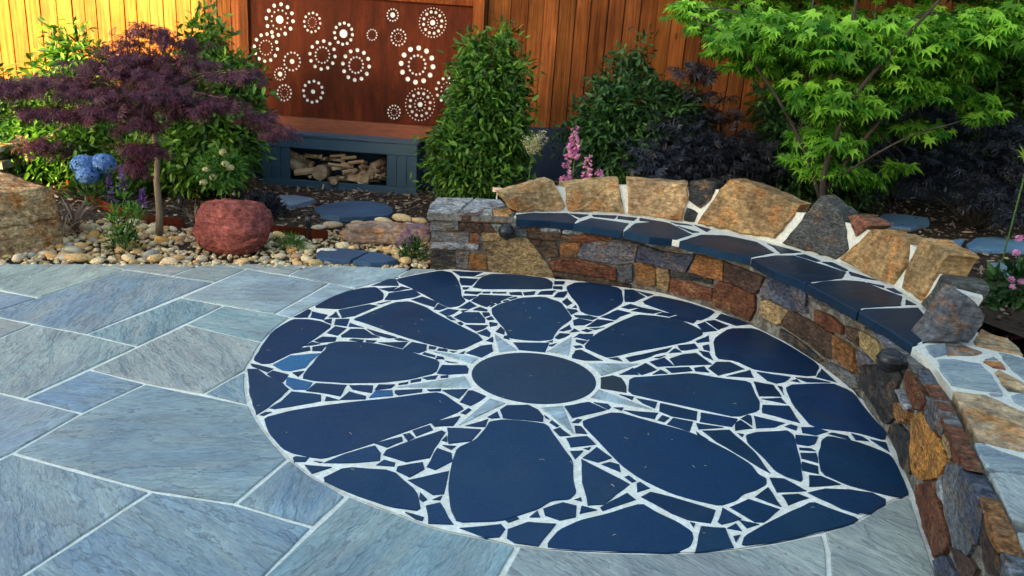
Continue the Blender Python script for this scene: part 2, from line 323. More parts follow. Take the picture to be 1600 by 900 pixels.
DISC = """
T4 395,125 510,65 528,75 500,128 430,130
T4 540,85 655,110 625,145 530,128
T4 725,85 750,130 670,128
T4 750,72 985,28 1045,38 870,115 775,130
T4 95,440 150,350 235,235 385,145 500,145 600,160 690,195 560,290 460,355 350,420 215,485 150,490 90,462
T4 630,150 692,140 688,178 650,165
T4 725,145 825,142 805,195 715,185
T4 835,172 940,208 825,200
T4 660,250 720,200 800,215 735,268
T4 770,270 840,222 940,222 1000,262 1060,283 960,288 775,282
T4 970,220 1190,285 1140,290 1040,265
T4 560,310 620,280 725,285 715,315 600,325
T4 480,350 540,320 600,335 520,348
T4 380,410 450,370 515,360 520,385 440,400
T4 545,360 650,345 610,390 545,388
T4 L 240,500 370,430 590,412 520,470 480,520 370,545 310,540
T4 460,600 600,420 650,380 660,340 740,320 900,322 1060,340 1200,370 1400,430 1530,470 1500,560 1300,610 1080,635 800,638 560,622
T4 830,305 860,295 940,305 930,318
T4 960,306 1040,312 1020,325 960,320
T4 1060,325 1280,322 1240,368 1140,342
T4 1255,375 1320,325 1430,345 1425,385 1370,405 1320,395
T4 1180,295 1230,290 1300,315 1210,308
T4 1455,350 1510,360 1495,378 1450,375
T4 1530,370 1595,380 1590,395 1515,385
T4 1415,400 1500,425 1495,440 1400,415
T4 1515,432 1560,440 1570,455 1520,452
T4 60,490 110,500 230,530 190,555 130,530 75,510
T4 190,570 230,545 350,575 310,630 240,605
T4 385,560 475,548 430,590
T4 L 345,600 535,640 490,690 400,690 340,650
T4 500,700 570,645 800,660 755,740 620,715
T4 40,535 110,535 180,590 300,640 350,690 290,750 190,830 105,885 60,740
T4 215,835 300,785 380,710 600,735 600,780 450,808 250,840
T4 640,780 650,745 750,775
T4 760,770 830,710 955,745 950,765
T4 835,660 1010,660 1000,715 860,690
T4 1035,690 1060,655 1180,655 1150,680
T4 L 990,755 1040,700 1160,700 1165,740
T4 1215,645 1290,630 1280,648 1215,655
T4 1310,620 1390,605 1385,625 1310,638
T4 1400,600 1520,580 1500,610 1440,615
T4 1545,588 1600,582 1600,598 1545,600
T4 1190,700 1395,690 1390,710 1215,735 1190,720
T4 1440,695 1545,688 1540,703 1460,705
T4 130,890 170,870 220,868 160,895
T3 10,180 140,130 190,130 210,180
T3 70,205 200,192 140,225
D 440,320 560,255 650,222 750,200 830,195 875,235 870,270 800,290 650,320 600,330
T3 150,223 240,187 300,203 180,225
T3 110,290 140,240 330,212 380,250 340,268 200,290
T3 200,130 380,92 540,64 625,78 670,130 695,200 700,260 735,300 680,338 610,350 540,320 420,250 300,190 220,155
T3 320,290 400,268 515,310 490,345 420,325
T3 490,365 525,322 590,350 530,370
D 835,300 925,280 860,300
D 690,395 800,350 950,290 1040,285 1140,320 1200,360 1510,515 1380,575 1320,585 1150,545 1000,500 830,440 750,412
T3 535,388 600,362 680,372 640,400 590,418
T3 590,425 620,420 660,450 625,448
T3 675,470 700,462 720,480 700,490
T3 685,355 770,305 820,340 760,362
T3 700,376 760,370 715,386
T3 800,370 850,350 905,370 900,380
T3 650,425 720,390 840,390 885,440 885,470 740,468
T3 740,488 910,490 880,515 820,535
T3 830,550 900,520 930,550 920,580
T3 900,612 950,580 950,622
T3 870,390 920,390 930,410 885,425
T3 900,435 940,420 960,445 915,450
T3 925,465 985,475 980,492 930,500
T3 975,540 1010,502 1040,530 1035,560
T3 1040,575 1070,570 1080,600 1035,590
T3 640,68 865,77 800,108 700,105
T3 695,122 830,130 780,178 710,175 695,150
T3 715,195 765,195 745,210 720,210
T3 810,115 900,92 860,108
T3 790,205 860,117 940,90 1100,93 1360,122 1415,155 1408,208
T3 735,225 860,230 820,248 730,240
T3 872,230 930,230 925,240 872,240
T3 950,232 1055,232 1050,240 950,240
T3 722,262 820,264 765,290 725,275
T3 785,300 850,252 1100,262 930,328 900,345 860,332
T3 925,345 945,325 970,325 940,345
T3 975,315 1010,300 1015,312 985,325
T3 1030,300 1060,292 1080,298 1035,308
T3 1070,282 1130,267 1140,274 1090,290
T3 1080,235 1170,230 1180,255 1090,250
T3 1190,235 1280,226 1270,250 1200,255
T3 1305,250 1330,225 1440,219 1410,250
T3 945,358 1000,328 1160,278 1350,268 1480,312 1530,380 1568,438 1480,498 1430,558 1410,600 1320,610 1200,605 1080,588 1050,520 980,440 950,400
T3 1117,626 1383,631 1352,698 1270,690 1160,680
T3 1370,622 1420,607 1415,622
T3 1390,645 1450,630 1410,655
T3 1435,147 1510,150 1500,170 1435,170
T3 1425,186 1490,186 1490,210 1425,205
T3 1430,110 1560,132 1440,128
T3 1430,270 1460,235 1530,225 1520,250 1500,273
E 715,285 745,262 775,292 745,310
E 745,330 800,335 810,345 770,365
E 777,320 800,305 805,325
E 740,190 800,165 930,165 1080,202 1093,290 1010,340 940,375 870,362 832,345 820,308 770,250
E 1105,210 1160,212 1230,255 1160,285 1110,285
E 1178,217 1280,240 1250,250
E 790,370 880,372 930,385 900,398 800,380
E 785,402 820,390 900,408 850,430 790,432
E 870,440 935,397 1030,408 940,438
E 960,380 1060,338 1135,355 1070,378 1040,398
E 700,465 760,430 770,455 720,468
E 670,510 700,482 760,487 730,505 690,518
E 760,477 790,452 820,470
E 835,465 865,456 900,465 870,475
E 885,452 980,445 920,460
E 785,510 820,487 905,487 890,515 870,522 800,505
E 800,522 870,530 845,550 800,535
E 785,560 830,557 845,570 800,575
E 632,560 680,545 650,565
E 780,620 800,590 830,587 958,650 850,650 780,635
E 850,570 920,492 1050,422 1180,367 1300,375 1450,400 1588,465 1588,490 1500,533 1350,563 1150,598 1000,633 960,618
E 1085,320 1140,300 1205,320 1130,330
E 1150,342 1210,322 1330,345 1280,358
E 1308,365 1340,352 1420,365 1380,378
E 1392,385 1450,370 1548,403 1530,418
F 10,130 100,87 290,128 468,185 430,218 370,243 200,198
T1 1005,120 1060,112 1090,136
T1 1115,115 1400,50 1360,78 1290,93 1230,118 1140,138
T1 1385,85 1410,60 1460,80
T1 1440,40 1540,30 1560,55 1480,68
T1 1290,115 1360,100 1320,117
F 65,500 150,475 210,525 110,530
F 190,482 270,455 350,447 445,515 220,523
T1 1165,185 1235,150 1300,190 1210,220
T1 1075,220 1155,180 1190,220
T1 1280,220 1330,190 1370,213
T1 1365,180 1505,175 1525,195 1400,208
T1 C 960,240 1030,227 1080,242 1110,290 1110,330 1040,318 960,305
P 985,590 1030,587 1082,583 1120,590 1171,596 1179,615 1186,627 1185,641 1150,651 1100,640 1030,625 983,614
T1 80,390 130,322 150,320 232,355 200,380 140,412
T1 80,460 130,430 145,440 110,468
T1 110,540 250,497 230,545
T1 250,485 308,452 323,490 272,493
T1 332,440 370,415 500,412 560,442 590,480 588,512 350,490
T1 610,490 602,472 635,500
T1 637,520 650,507 693,540 680,547
T1 662,565 700,552 762,600 700,604
T1 735,420 880,395 980,440 780,488
T1 912,395 1000,405 1018,425 1000,438
T1 1040,427 1095,427 1085,445
T1 777,520 805,500 835,502 815,522
T1 792,540 830,542 868,590 800,585
T1 745,620 868,607 918,655 770,672
T1 850,682 893,674 880,690
T1 767,700 843,697 795,748
T1 847,740 930,677 1018,740 935,766
T1 962,780 1010,767 1068,782 1078,828
T1 1107,860 1130,852 1173,885 1150,893
T1 1100,442 1310,460 1290,496 1200,478
T1 1182,370 1303,392 1290,428 1220,398
T1 1072,345 1160,360 1150,378
T1 1332,402 1553,452 1548,503 1400,478 1327,448
T1 1312,505 1340,474 1383,490 1350,516
T1 1372,530 1410,492 1528,515 1508,573
T2 385,342 603,380 570,423 380,393
T2 357,407 518,430 370,440
T2 602,400 630,387 698,435 600,448
T2 632,375 670,352 693,357 700,418
T2 717,362 898,405 840,428 730,433
T2 397,452 558,447 718,590 815,716 700,648 600,588 480,518
T2 352,457 425,508 362,480
P 912,657 962,643 1032,663 1077,675 1112,691 1145,708 1173,726 1184,741 1196,747 1196,756 1180,765 1160,771 1149,781 1125,789 1088,781 1050,770 1000,746 972,726 932,684 913,665
T2 667,480 730,462 860,457 920,452 958,480 998,640 1013,768 920,738 850,700 780,620 680,530
T2 612,467 648,472 640,490
T2 907,425 940,412 983,425 975,448
T2 1012,432 1100,432 1168,457 1100,478 1020,463
T2 977,480 1108,490 1088,533 1050,543 985,533
T2 997,557 1070,562 1098,578 1000,570
T2 1007,592 1098,592 1108,648 1015,623
T2 1017,647 1108,672 1113,718 1020,698
T2 1062,732 1130,737 1245,785 1062,798
T2 817,747 900,752 1033,825 860,833
I 527,545 600,487 678,603
I 692,532 790,527 848,550 730,593
I 372,610 480,562 663,622 570,698 520,698
I 292,700 320,617 428,680 310,713
I 422,690 543,715 470,738
I 347,740 400,712 433,755
I 387,790 428,782 400,828
I 152,888 190,732 328,742 378,858
I 442,848 460,792 600,712 740,642 880,577 990,622 1158,680 1120,708 900,763 640,823
I 862,520 960,497 1110,502 1250,522 1328,560 1328,588 1240,643 1160,648 1060,615
I 942,190 980,167 1150,202 1250,237 1368,287 1438,430 1476,528 1420,548 1250,508 1100,468 940,398 920,280
I 977,150 1000,142 1098,162 1118,188
I 1122,150 1195,172 1228,195 1150,188
I 1242,187 1338,207 1358,263
T2 912,167 1200,157 1290,192 1338,222 1418,332 1536,460 1526,508 1350,458 1080,428 960,290
T2 772,292 928,297 993,398 850,358 770,338
T2 762,252 880,247 908,280
T2 862,172 890,177 900,228
T2 717,147 830,167 878,235 750,233
T2 737,87 933,117 898,145 850,153 800,138
T2 942,140 980,127 1000,148
T2 977,120 1080,127 1188,150 1040,145
T2 1135,64 1222,145 1107,115
F 462,360 560,292 720,292 900,382 1080,492 1118,530 1090,593 730,553 600,493 480,478
F 477,230 510,202 600,232 678,265 600,273
F 417,247 465,242 548,275 490,298
F 362,267 405,252 478,305 400,313
F 352,370 430,337 430,373 360,380
F 392,400 430,392 435,433 400,423
F 372,432 430,442 458,490 400,463
F 242,407 340,387 358,415 260,428
F 182,445 220,417 253,435
F 432,540 480,502 560,502 648,545 490,583
F 542,590 688,552 708,598
F 342,540 400,532 428,565 350,558
P 766,659 787,656 820,658 854,663 872,690 894,720 894,750 899,769 889,779 861,781 840,794 819,801 782,813 716,815 706,795 702,760 708,722 716,700 745,687 761,668
H 837,312 1128,465 970,588 880,593 845,450
H 792,560 830,547 835,570
H 602,620 720,582 798,602 793,668 700,688 612,658
H 837,602 928,627 825,648
H 512,670 558,632 573,670
H 957,610 1120,522 1168,560 970,628
H 1182,460 1200,452 1258,490 1185,513
P 1004,776 1017,769 1050,777 1116,797 1109,816 1075,811 1050,801 1025,787
H 632,830 700,752 830,692 1000,652 1210,587 1300,642 1430,702 1518,760 1528,800 1508,848 1420,890 1000,878 632,858
H 382,750 500,707 663,717 560,848 420,828 377,800
H 80,740 328,717 353,745 318,793 240,798
H 362,690 430,667 443,680 380,703
I 117,705 143,712 135,733
G 137,210 300,167 600,122 900,92 1200,52 1250,62 1378,150 1330,178 1160,243 1030,288 820,363 650,418 500,463 420,453 310,428 250,398 170,308 150,260
G 1252,40 1398,32 1345,88
G 1177,240 1353,202 1310,258 1200,263
G 1062,290 1163,257 1183,285 1085,323
G 1002,315 1040,307 1068,335 1030,353
G 832,370 988,332 993,355 900,393
G 882,440 900,412 1100,337 1240,292 1258,302 1190,400 1160,458 1020,483
G 1282,277 1478,287 1420,353 1290,368
G 1242,350 1273,322 1273,360
G 1247,382 1328,387 1300,408
G 1152,515 1215,402 1298,432 1303,480 1200,533
G 962,540 970,517 1118,492 1128,530 1040,578
G 832,505 880,472 948,490 943,513
G 512,490 640,437 820,387 853,430 848,475 700,488
G 1042,600 1278,547 1248,683 1190,688
G 492,595 640,522 930,542 1078,670 1103,788 920,763 700,688
G 1107,677 1148,720 1125,733 1102,715
G 1187,720 1243,697 1230,723
G 1147,760 1228,742 1308,873 1162,868
G 1012,800 1128,832 1118,853 1080,843
G 387,507 550,520 430,558
G 312,460 330,452 408,460 388,483 320,483
G 442,480 498,487 480,490
T3 525,675 580,672 540,688
T3 610,690 668,695 640,703
T3 690,710 733,692 720,713
T3 505,747 530,737 558,750 510,755
T3 575,767 675,785 600,780
T3 522,865 560,802 740,807 755,830 748,863 600,873
T3 748,705 860,652 938,642 948,690 860,738
"""
RAYS = """
E 290,488 432,588 318,600
E 618,598 773,505 753,622
T1 872,152 1188,155 960,228
T1 942,315 1278,440 1150,418 892,365
T1 582,430 718,417 788,592
T1 262,372 358,400 68,538
D 962,820 1385,752 1425,820
D 1163,592 1468,637 1428,673
"""
# flagstones: corner points on the paving
SLABS = """
P L -300,412 150,412 195,421 60,465 -250,400
P B -300,400 60,465 -22,491 -260,455
P B 195,421 335,441 135,522 -22,491
P G 150,412 195,421 267,431 318,412
P L 267,431 335,441 385,420 330,411 318,412
P G 330,411 385,420 450,430 484,413
P S 484,413 450,430 515,442 640,468 700,440 622,431 642,419
P G 642,419 622,431 680,440 700,421
P S 385,420 515,442 430,490 282,465
P S 515,442 640,468 560,520 430,490
P T 282,465 350,477 215,541 135,522
P T 350,477 430,490 560,520 520,560 290,507
P G 290,507 520,560 480,600 386,577 318,615 228,599 140,577 215,541
P B 386,577 500,560 520,665 389,633 318,615
P B 140,577 228,599 128,645 38,623
P L 52,506 135,522 215,541 140,577 38,622 -130,582
P G -22,491 52,506 -130,582 -200,555 
P V -130,582 38,622 128,645 20,707 -180,800 -330,700
P V 228,599 389,633 520,665 560,640 450,717 367,787 237,767 20,707 128,645
P V 20,707 237,767 43,897 -120,1000 -350,900 -180,800
P B 237,767 367,787 490,823 400,915 240,1060 -120,1000 43,897
P B 450,717 560,640 660,690 545,772 490,823 367,787
P T 490,823 545,772 660,690 800,760 810,853 783,900 700,1050 600,1300 240,1060 400,915
P G 810,853 800,760 1200,740 1287,832 1294,860 1302,960 1310,1300 600,1300 700,1050 783,900
P G 1287,832 1200,740 1380,720 1425,777 1443,833 1466,900 1500,1000 1560,1300 1310,1300 1302,960 1294,860
"""
BORDER = """
P 387.5,570 395,560 417.5,525 455,495 485,480 522,464 567,447 615,435 680,422 705,420 800,427 895,437 990,450 1045,460 1127,487 1180,510 1225,532 1285,570 1335,610 1355,640 1387,685 1412,745 1421,776 1396,779 1372,793 1335,815 1285,831 1225,845 1150,857 1082,862 950,862 855,857 800,851 762,841 700,829 670,821 632,806 590,791 542,772 490,745 452,716 432,695 412,670 392,637 385,612 384,590
"""
WALL = """
W1 G 75,290 68,222 290,235 440,272 435,295 200,288
W1 R 440,252 870,272 870,310 450,297
W1 G 95,300 370,302 368,390 200,400 90,395
W1 B 378,310 625,325 620,412 380,402
W1 B 635,332 708,332 775,420 640,415
W1 L 717,332 830,342 825,420 790,428
W1 G 95,410 485,425 478,532 300,520 90,508
W1 R 495,430 580,437 580,540 492,530
W1 L 95,522 300,530 580,552 575,600 95,583
W1 D 95,600 335,617 345,770 100,780 90,700
W1 G 352,622 490,622 475,790 360,790
W1 O 500,640 665,660 672,790 488,790
W1 T 615,432 820,432 900,472 1080,472 1180,585 1260,700 1355,840 1378,888 900,850 700,820 670,655
W1 G 962,332 1088,345 1085,460 960,450
W1 B 1095,342 1228,352 1228,398 1100,393
W1 L 1240,342 1445,352 1440,420 1240,402
W1 B 1095,402 1438,432 1438,498 1200,488 1100,470
W1 B 1120,490 1230,500 1220,560 1190,570
W1 B 1240,532 1388,522 1420,660 1300,678 1232,600
W2 L 150,97 350,142 330,170 132,160
W2 R 200,192 380,163 655,212 640,233 340,248 200,240
W2 B 0,172 130,182 188,192 188,238 0,233
W2 O 100,272 328,262 262,403 112,405
W2 G 347,262 500,237 660,227 800,237 918,272 868,463 700,488 500,458 330,428 287,390
W2 R 10,442 300,432 678,532 686,648 400,598 10,538
W2 G 700,532 850,492 850,658 780,678 722,620
W2 B 30,562 220,592 400,612 700,672 838,702 838,728 600,698 220,628 30,600
W2 O 882,472 1040,492 1098,532 1088,698 902,688
W2 T 1102,532 1230,542 1248,640 1220,758 1112,718
W2 P 932,282 1100,332 1200,362 1498,392 1408,568 1200,528 1030,478 892,438
W2 L 1000,242 1250,262 1508,360 1480,373 1250,318 1000,278
W2 B 682,192 860,212 988,250 960,268 800,228
W2 R 1252,642 1430,672 1685,742 1678,868 1350,808 1242,758
W2 D 1262,552 1450,582 1685,652 1678,688 1350,628 1280,618
W3 O 192,52 468,122 458,318 330,298 122,230
W3 B 492,132 700,212 898,292 858,400 800,458 650,388 482,308
W3 R 382,382 430,332 520,352 798,482 798,620 740,738 560,658 352,588
W3 G 862,412 920,302 968,480 968,518 862,488
W3 P 932,292 1100,332 1328,422 1338,658 1150,608 1000,538 962,420
W3 T 872,542 930,532 1148,642 1080,768 1020,778 852,678
W4 B 62,262 130,252 350,372 538,482 556,738 460,718 280,558 200,518 32,400
W4 D 0,432 150,522 428,750 400,758 200,628 0,500
W4 O 567,502 778,642 773,878 660,798 572,738
W4 G 802,652 930,742 958,798 822,808
W4 T 822,452 1000,562 1038,650 1000,778 960,738 832,618
W4 B 692,402 798,442 808,598 692,518
W4 R 372,232 520,292 648,402 638,478 500,438 362,338
W4 T 1012,722 1090,642 1158,700 1138,778 1002,788
W4 G 1172,702 1238,662 1218,798 1162,788
W4 G 282,62 500,162 638,270 600,258 302,118
W4 T 652,202 800,332 918,400 880,418 702,298
W4 G 932,402 1100,522 1278,640 1200,648 1002,518
W5 D 312,160 608,155 638,240 600,338 608,540 530,608 500,598 400,428 322,328
W5 G 142,162 288,232 308,328 250,328 62,178 82,132
W5 R 702,202 760,172 848,262 868,400 820,498 760,498 692,328
W5 L 612,352 640,347 718,500 700,518
W5 O 602,462 650,452 718,522 698,598 640,598 612,558
P A 1424,656 1440,645 1456,672 1472,692 1480,722 1466,746 1440,750 1428,740 1424,715
W5 D 562,622 620,612 678,682 738,850 700,998 640,938 602,798 542,678
W5 G 822,402 900,392 958,482 998,600 958,698 862,638 832,518
W5 R 872,152 918,115 978,242 1058,402 1158,602 1215,750 1178,898 1052,898 992,638 982,478 902,328
W5 G 772,92 848,132 858,248 792,168
W5 B 802,12 848,32 856,100 792,70
W5 T 982,702 1040,802 1030,898 982,758
W6 R 762,192 898,172 918,302 988,502 1018,640 978,718 902,748 832,558 772,338
W6 G 1002,22 1098,62 1118,202 1178,422 1198,650 1150,738 1052,698 982,398 962,200
W6 P 1122,42 1286,182 1258,332 1286,400 1248,648 1192,638 1112,248
W6 O 1310,94 1386,232 1506,460 1438,688 1400,708 1342,598 1282,222
W6 B 1292,402 1328,402 1348,622 1388,722 1416,898 1302,858 1262,638
W6 L 922,172 958,122 988,338 942,288
W6 G 1424,732 1470,642 1526,544 1576,622 1640,898 1424,898
W6 P 902,782 980,742 1076,898 932,898
W6 B 1022,662 1150,752 1228,852 1208,898 1112,898
"""
SEAT = """
A7 585,542 680,532 905,532 968,570 940,597 800,582 592,570
A7 922,535 1038,542 985,560
A7 948,600 1052,562 1286,596 1243,648 1100,625
A7 1062,542 1213,547 1198,566 1072,553
A7 1225,550 1338,562 1318,578 1222,566
P 976,362 992,349 1030,346 1049,350 1081,366 1056,374 1015,370
A8 0,442 150,467 195,478 0,458
A8 192,467 300,482 328,490 230,480
A8 342,487 438,512 418,528
A8 232,492 368,530 330,533
A8 252,588 380,547 540,552 728,592 836,658 690,688 500,648
A8 795,602 1005,655 880,663 832,620
A8 702,698 850,677 960,677 1286,782 1258,818 1040,846 850,778
A8 978,675 1030,670 1128,710 1100,713
A8 1142,717 1200,720 1298,767 1280,773
A9 248,176 330,162 480,152 600,162 720,212 836,252 828,308 580,323 558,348 400,258
A9 508,97 560,112 686,150 600,138 522,120
A9 622,167 720,196 726,187
A9 744,202 790,203 838,235 800,229
A9 572,350 600,332 938,322 998,390 998,440 958,528 904,556 740,448
A9 862,272 926,303 862,303
"""
BACK = """
A7 T 508,412 812,327 893,490 878,508 592,522
A7 T 887,352 1228,322 1263,533 912,518
P T 979,280 1000,281 1079,287 1075,310 1066,344 1000,336 981,333
A8 D 322,230 400,202 478,235 438,330 375,383 307,330
A8 D 272,458 290,377 358,412 338,468
A8 Y 358,478 500,262 560,202 700,232 998,362 938,460 840,572 600,532
A8 N 888,598 1130,302 1268,412 1298,640 1220,702 1000,638
A8 R 1302,430 1360,422 1456,490 1352,558
B Y 453,698 660,513 876,572 868,740 780,856 600,788
P Y 1442,372 1484,398 1475,408 1440,470 1411,449 1418,420
A9 N 973,308 1110,113 1160,142 1168,180 1040,398 1012,398
A9 Q 975,537 1110,352 1200,232 1288,282 1356,370 1338,430 1250,545
"""
CAPS = """
W7 S 208,182 350,167 358,240 270,260 232,230
W7 B 358,170 450,173 606,230 540,248 362,248
W7 S 292,277 400,277 600,312 678,390 750,508 560,488 392,458 322,370
W7 R 612,292 738,297 772,348 682,333
W7 S 622,280 680,257 718,280
W7 T 692,370 720,347 900,442 960,520 790,498 742,450
W7 S 722,227 800,242 960,290 960,450 900,418 812,350
P T 1490,612 1540,618 1580,636 1620,652 1680,680 1680,712 1620,706 1592,704 1528,688 1510,652
P S 1523,693 1532,693 1560,705 1600,722 1640,746 1600,741 1545,733 1530,713
P G 1547,739 1570,738 1600,744 1690,760 1700,850 1640,830 1600,816 1583,812 1562,768
P S 1564,706 1600,717 1640,735 1620,733
W7 S 652,512 756,520 740,538 672,530
W7 S 812,532 900,517 950,560 900,608 832,575
W7 T 545,150 600,62 700,112 790,132 868,200 896,248 700,213 560,178
P G 1590,832 1640,840 1700,870 1720,1000 1650,1000 1610,880
"""
STEPS = """
K A 300,130 430,132 560,150 600,165 480,195 400,215 320,190
K A 590,240 650,212 750,193 900,178 1060,182 1180,200 1240,235 1252,272 1200,300 1000,312 800,312 650,285
K A 605,640 615,610 650,585 740,575 860,575 1045,598 890,675 760,672 640,665
K A 1060,600 1180,620 1290,668 1200,685 1060,692 915,678
B R 640,455 740,415 860,420 1000,440 1010,475 890,503 720,490
B R 1240,605 1300,565 1420,560 1650,590 1640,640 1260,635
B R 1130,580 1230,572 1200,620 1150,620
B R 1385,720 1480,722 1640,742 1640,812 1460,795
B T 700,492 880,505 860,545 740,540
"""

# ---------------------------------------------------------------- piece builder
def area(p): return sum(p[i-1][0]*p[i][1]-p[i][0]*p[i-1][1] for i in range(len(p)))/2
def inset(p, d):
    n = len(p); out = []
    for i in range(n):
        a, b, c = Vector(p[i-1][:2]), Vector(p[i][:2]), Vector(p[(i+1) % n][:2])
        e1 = (b-a); e2 = (c-b)
        if e1.length < 1e-7 or e2.length < 1e-7: out.append(tuple(b)); continue
        e1.normalize(); e2.normalize(); n1 = Vector((-e1.y, e1.x)); n2 = Vector((-e2.y, e2.x))
        k = n1+n2
        if k.length < 1e-4: out.append(tuple(b+n1*d)); continue
        k = k/max(.45, k.length_squared/2)/1.0
        out.append(tuple(b+k*d*.5*1.0 if False else b+(n1+n2)*d/max(.5, 1+n1.dot(n2))))
    return out
def resample(p, seg, jit, rng):
    out = []; n = len(p)
    for i in range(n):
        a, b = Vector(p[i]), Vector(p[(i+1) % n]); L = (b-a).length; k = max(1, int(round(L/seg)))
        nn = Vector((-(b-a).y, (b-a).x)); nn = nn/L if L > 1e-9 else nn
        out.append(tuple(a))
        for j in range(1, k): out.append(tuple(a+(b-a)*(j/k)+nn*rng.uniform(-jit, jit)))
    return out
def centroid(p):
    A = 0; cx = cy = 0
    for i in range(len(p)):
        x0, y0 = p[i-1]; x1, y1 = p[i]; c = x0*y1-x1*y0; A += c; cx += (x0+x1)*c; cy += (y0+y1)*c
    return (cx/(3*A), cy/(3*A)) if abs(A) > 1e-9 else p[0]
_rng = random.Random(11)
def piece(name, poly, mapf, w0, w1, m, parent=None, color=None, bevel=.004, seg=.06, jit=.003, rough=0.0, label=None):
    if area(poly) < 0: poly = poly[::-1]
    o = resample(poly, seg, jit, _rng); n = len(o)
    sz = math.sqrt(abs(area(poly))); bv = min(bevel, sz*.18)
    i1 = inset(o, bv); cx, cy = centroid(poly); V = []; F = []
    for q in o: V.append(mapf(q[0], q[1], w0))
    for q in o: V.append(mapf(q[0], q[1], w1-bv*.9))
    if rough:
        sd = _rng.uniform(0, 99)
        def hh(q): return w1 + (noise.noise(Vector((q[0]*9+sd, q[1]*9, sd)))*.9+noise.noise(Vector((q[0]*28+sd, q[1]*28, sd)))*.5)*rough
        for q in i1: V.append(mapf(q[0], q[1], hh(q)-rough*.2))
        rings = [.66, .33]
        for r in rings:
            for q in i1:
                z = (cx+(q[0]-cx)*r, cy+(q[1]-cy)*r); V.append(mapf(z[0], z[1], hh(z)))
        V.append(mapf(cx, cy, hh((cx, cy)))); nr = 2+1+len(rings)
        for k in range(nr-1):
            for i in range(n): F.append((k*n+i, k*n+(i+1) % n, (k+1)*n+(i+1) % n, (k+1)*n+i))
        c = len(V)-1
        for i in range(n): F.append(((nr-1)*n+i, (nr-1)*n+(i+1) % n, c))
    else:
        for q in i1: V.append(mapf(q[0], q[1], w1))
        for k in range(2):
            for i in range(n): F.append((k*n+i, k*n+(i+1) % n, (k+1)*n+(i+1) % n, (k+1)*n+i))
        F.append(tuple(range(2*n, 3*n)))
    F.append(tuple(range(n))[::-1])
    ob = link(name, mesh(name, V, F), parent, color, m)
    if label: ob['label'] = label
    return ob
flat = lambda u, v, w: Vector((u, v, w))
def to_ground(pts, z=0): return [tuple(onz(a, b, z)[:2]) for a, b in pts]
def jitc(c, s=.12):
    k = 1+_rng.uniform(-s, s); return tuple(max(0, x*k*(1+_rng.uniform(-s*.3, s*.3))) for x in c)

# ---------------------------------------------------------------- the setting
g = MB(); g.V = [Vector(p) for p in ((-80, -60, -.06), (80, -60, -.06), (80, 100, -.06), (-80, 100, -.06))]; g.F = [(0, 1, 2, 3)]
tag(g.build('ground', M['soil']), kind='structure')
# patio: cream joint bed with riven flagstones let into it
g = MB(); e0 = onz(-300, 411); e1 = onz(700, 419)
g.V = [Vector(p) for p in ((e0.x-1.5, e0.y-.35, -.007), (-7, -1.5, -.007), (4.2, -1.5, -.007), (1.9, 3.5, -.007), (1.3, 5.4, -.007), (e1.x+.4, e1.y+.02, -.007), (e0.x, e0.y, -.007))]
g.F = [tuple(range(len(g.V)))]
patio = tag(g.build('patio', M['grout']), kind='structure')
border = to_ground(outlines(BORDER)[0][1])
DC = Vector(centroid(border))
_ang = sorted((math.atan2(q[1]-DC.y, q[0]-DC.x), math.hypot(q[0]-DC.x, q[1]-DC.y)) for q in border)
def rad_at(a):
    L = _ang; 
    if a < L[0][0]: p, q = (L[-1][0]-2*math.pi, L[-1][1]), L[0]
    elif a >= L[-1][0]: p, q = L[-1], (L[0][0]+2*math.pi, L[0][1])
    else:
        for p, q in zip(L, L[1:]):
            if p[0] <= a < q[0]: break
    t = (a-p[0])/max(1e-9, q[0]-p[0]); return p[1]+(q[1]-p[1])*t
def outside(poly, gap):
    """cut a flagstone back to the round border"""
    q = resample(poly, .02, 0, _rng); n = len(q)
    def pol(p): d = Vector((p[0]-DC.x, p[1]-DC.y)); return math.atan2(d.y, d.x), d.length
    ins = [pol(p)[1] < rad_at(pol(p)[0])+gap for p in q]
    if not any(ins): return q
    if all(ins): return []
    st = next(i for i in range(n) if not ins[i] and ins[(i+1) % n]); out = []; i = 0
    idx = [(st+k) % n for k in range(n)]; k = 0
    while k < n:
        j = idx[k]; out.append(q[j])
        if ins[idx[(k+1) % n]] and k+1 < n:
            m_ = k+1
            while m_ < n and ins[idx[m_]]: m_ += 1
            a0 = pol(q[j])[0]; a1 = pol(q[idx[m_ % n]])[0]; d = (a1-a0+math.pi) % (2*math.pi)-math.pi; c = max(2, int(abs(d)/.03))
            for t_ in range(0, c+1):
                a_ = a0+d*t_/c; r = rad_at(a_)+gap; out.append((DC.x+r*math.cos(a_), DC.y+r*math.sin(a_)))
            k = m_
        else: k += 1
    o2 = []
    for p in out:
        if not o2 or math.hypot(p[0]-o2[-1][0], p[1]-o2[-1][1]) > .012: o2.append(p)
    return o2
PC = {'L': (.35, .42, .39), 'B': (.20, .285, .36), 'G': (.38, .39, .36), 'S': (.38, .47, .50), 'T': (.24, .35, .375), 'V': (.26, .335, .39)}
def simplify(p, tol=.0012):
    keep = []
    n = len(p)
    for i in range(n):
        a, b, c = p[i-1] if not keep else keep[-1], p[i], p[(i+1) % n]
        d = abs((c[0]-a[0])*(b[1]-a[1])-(c[1]-a[1])*(b[0]-a[0]))/max(1e-9, math.hypot(c[0]-a[0], c[1]-a[1]))
        if d > tol or math.hypot(c[0]-a[0], c[1]-a[1]) < 1e-6: keep.append(b)
    return keep
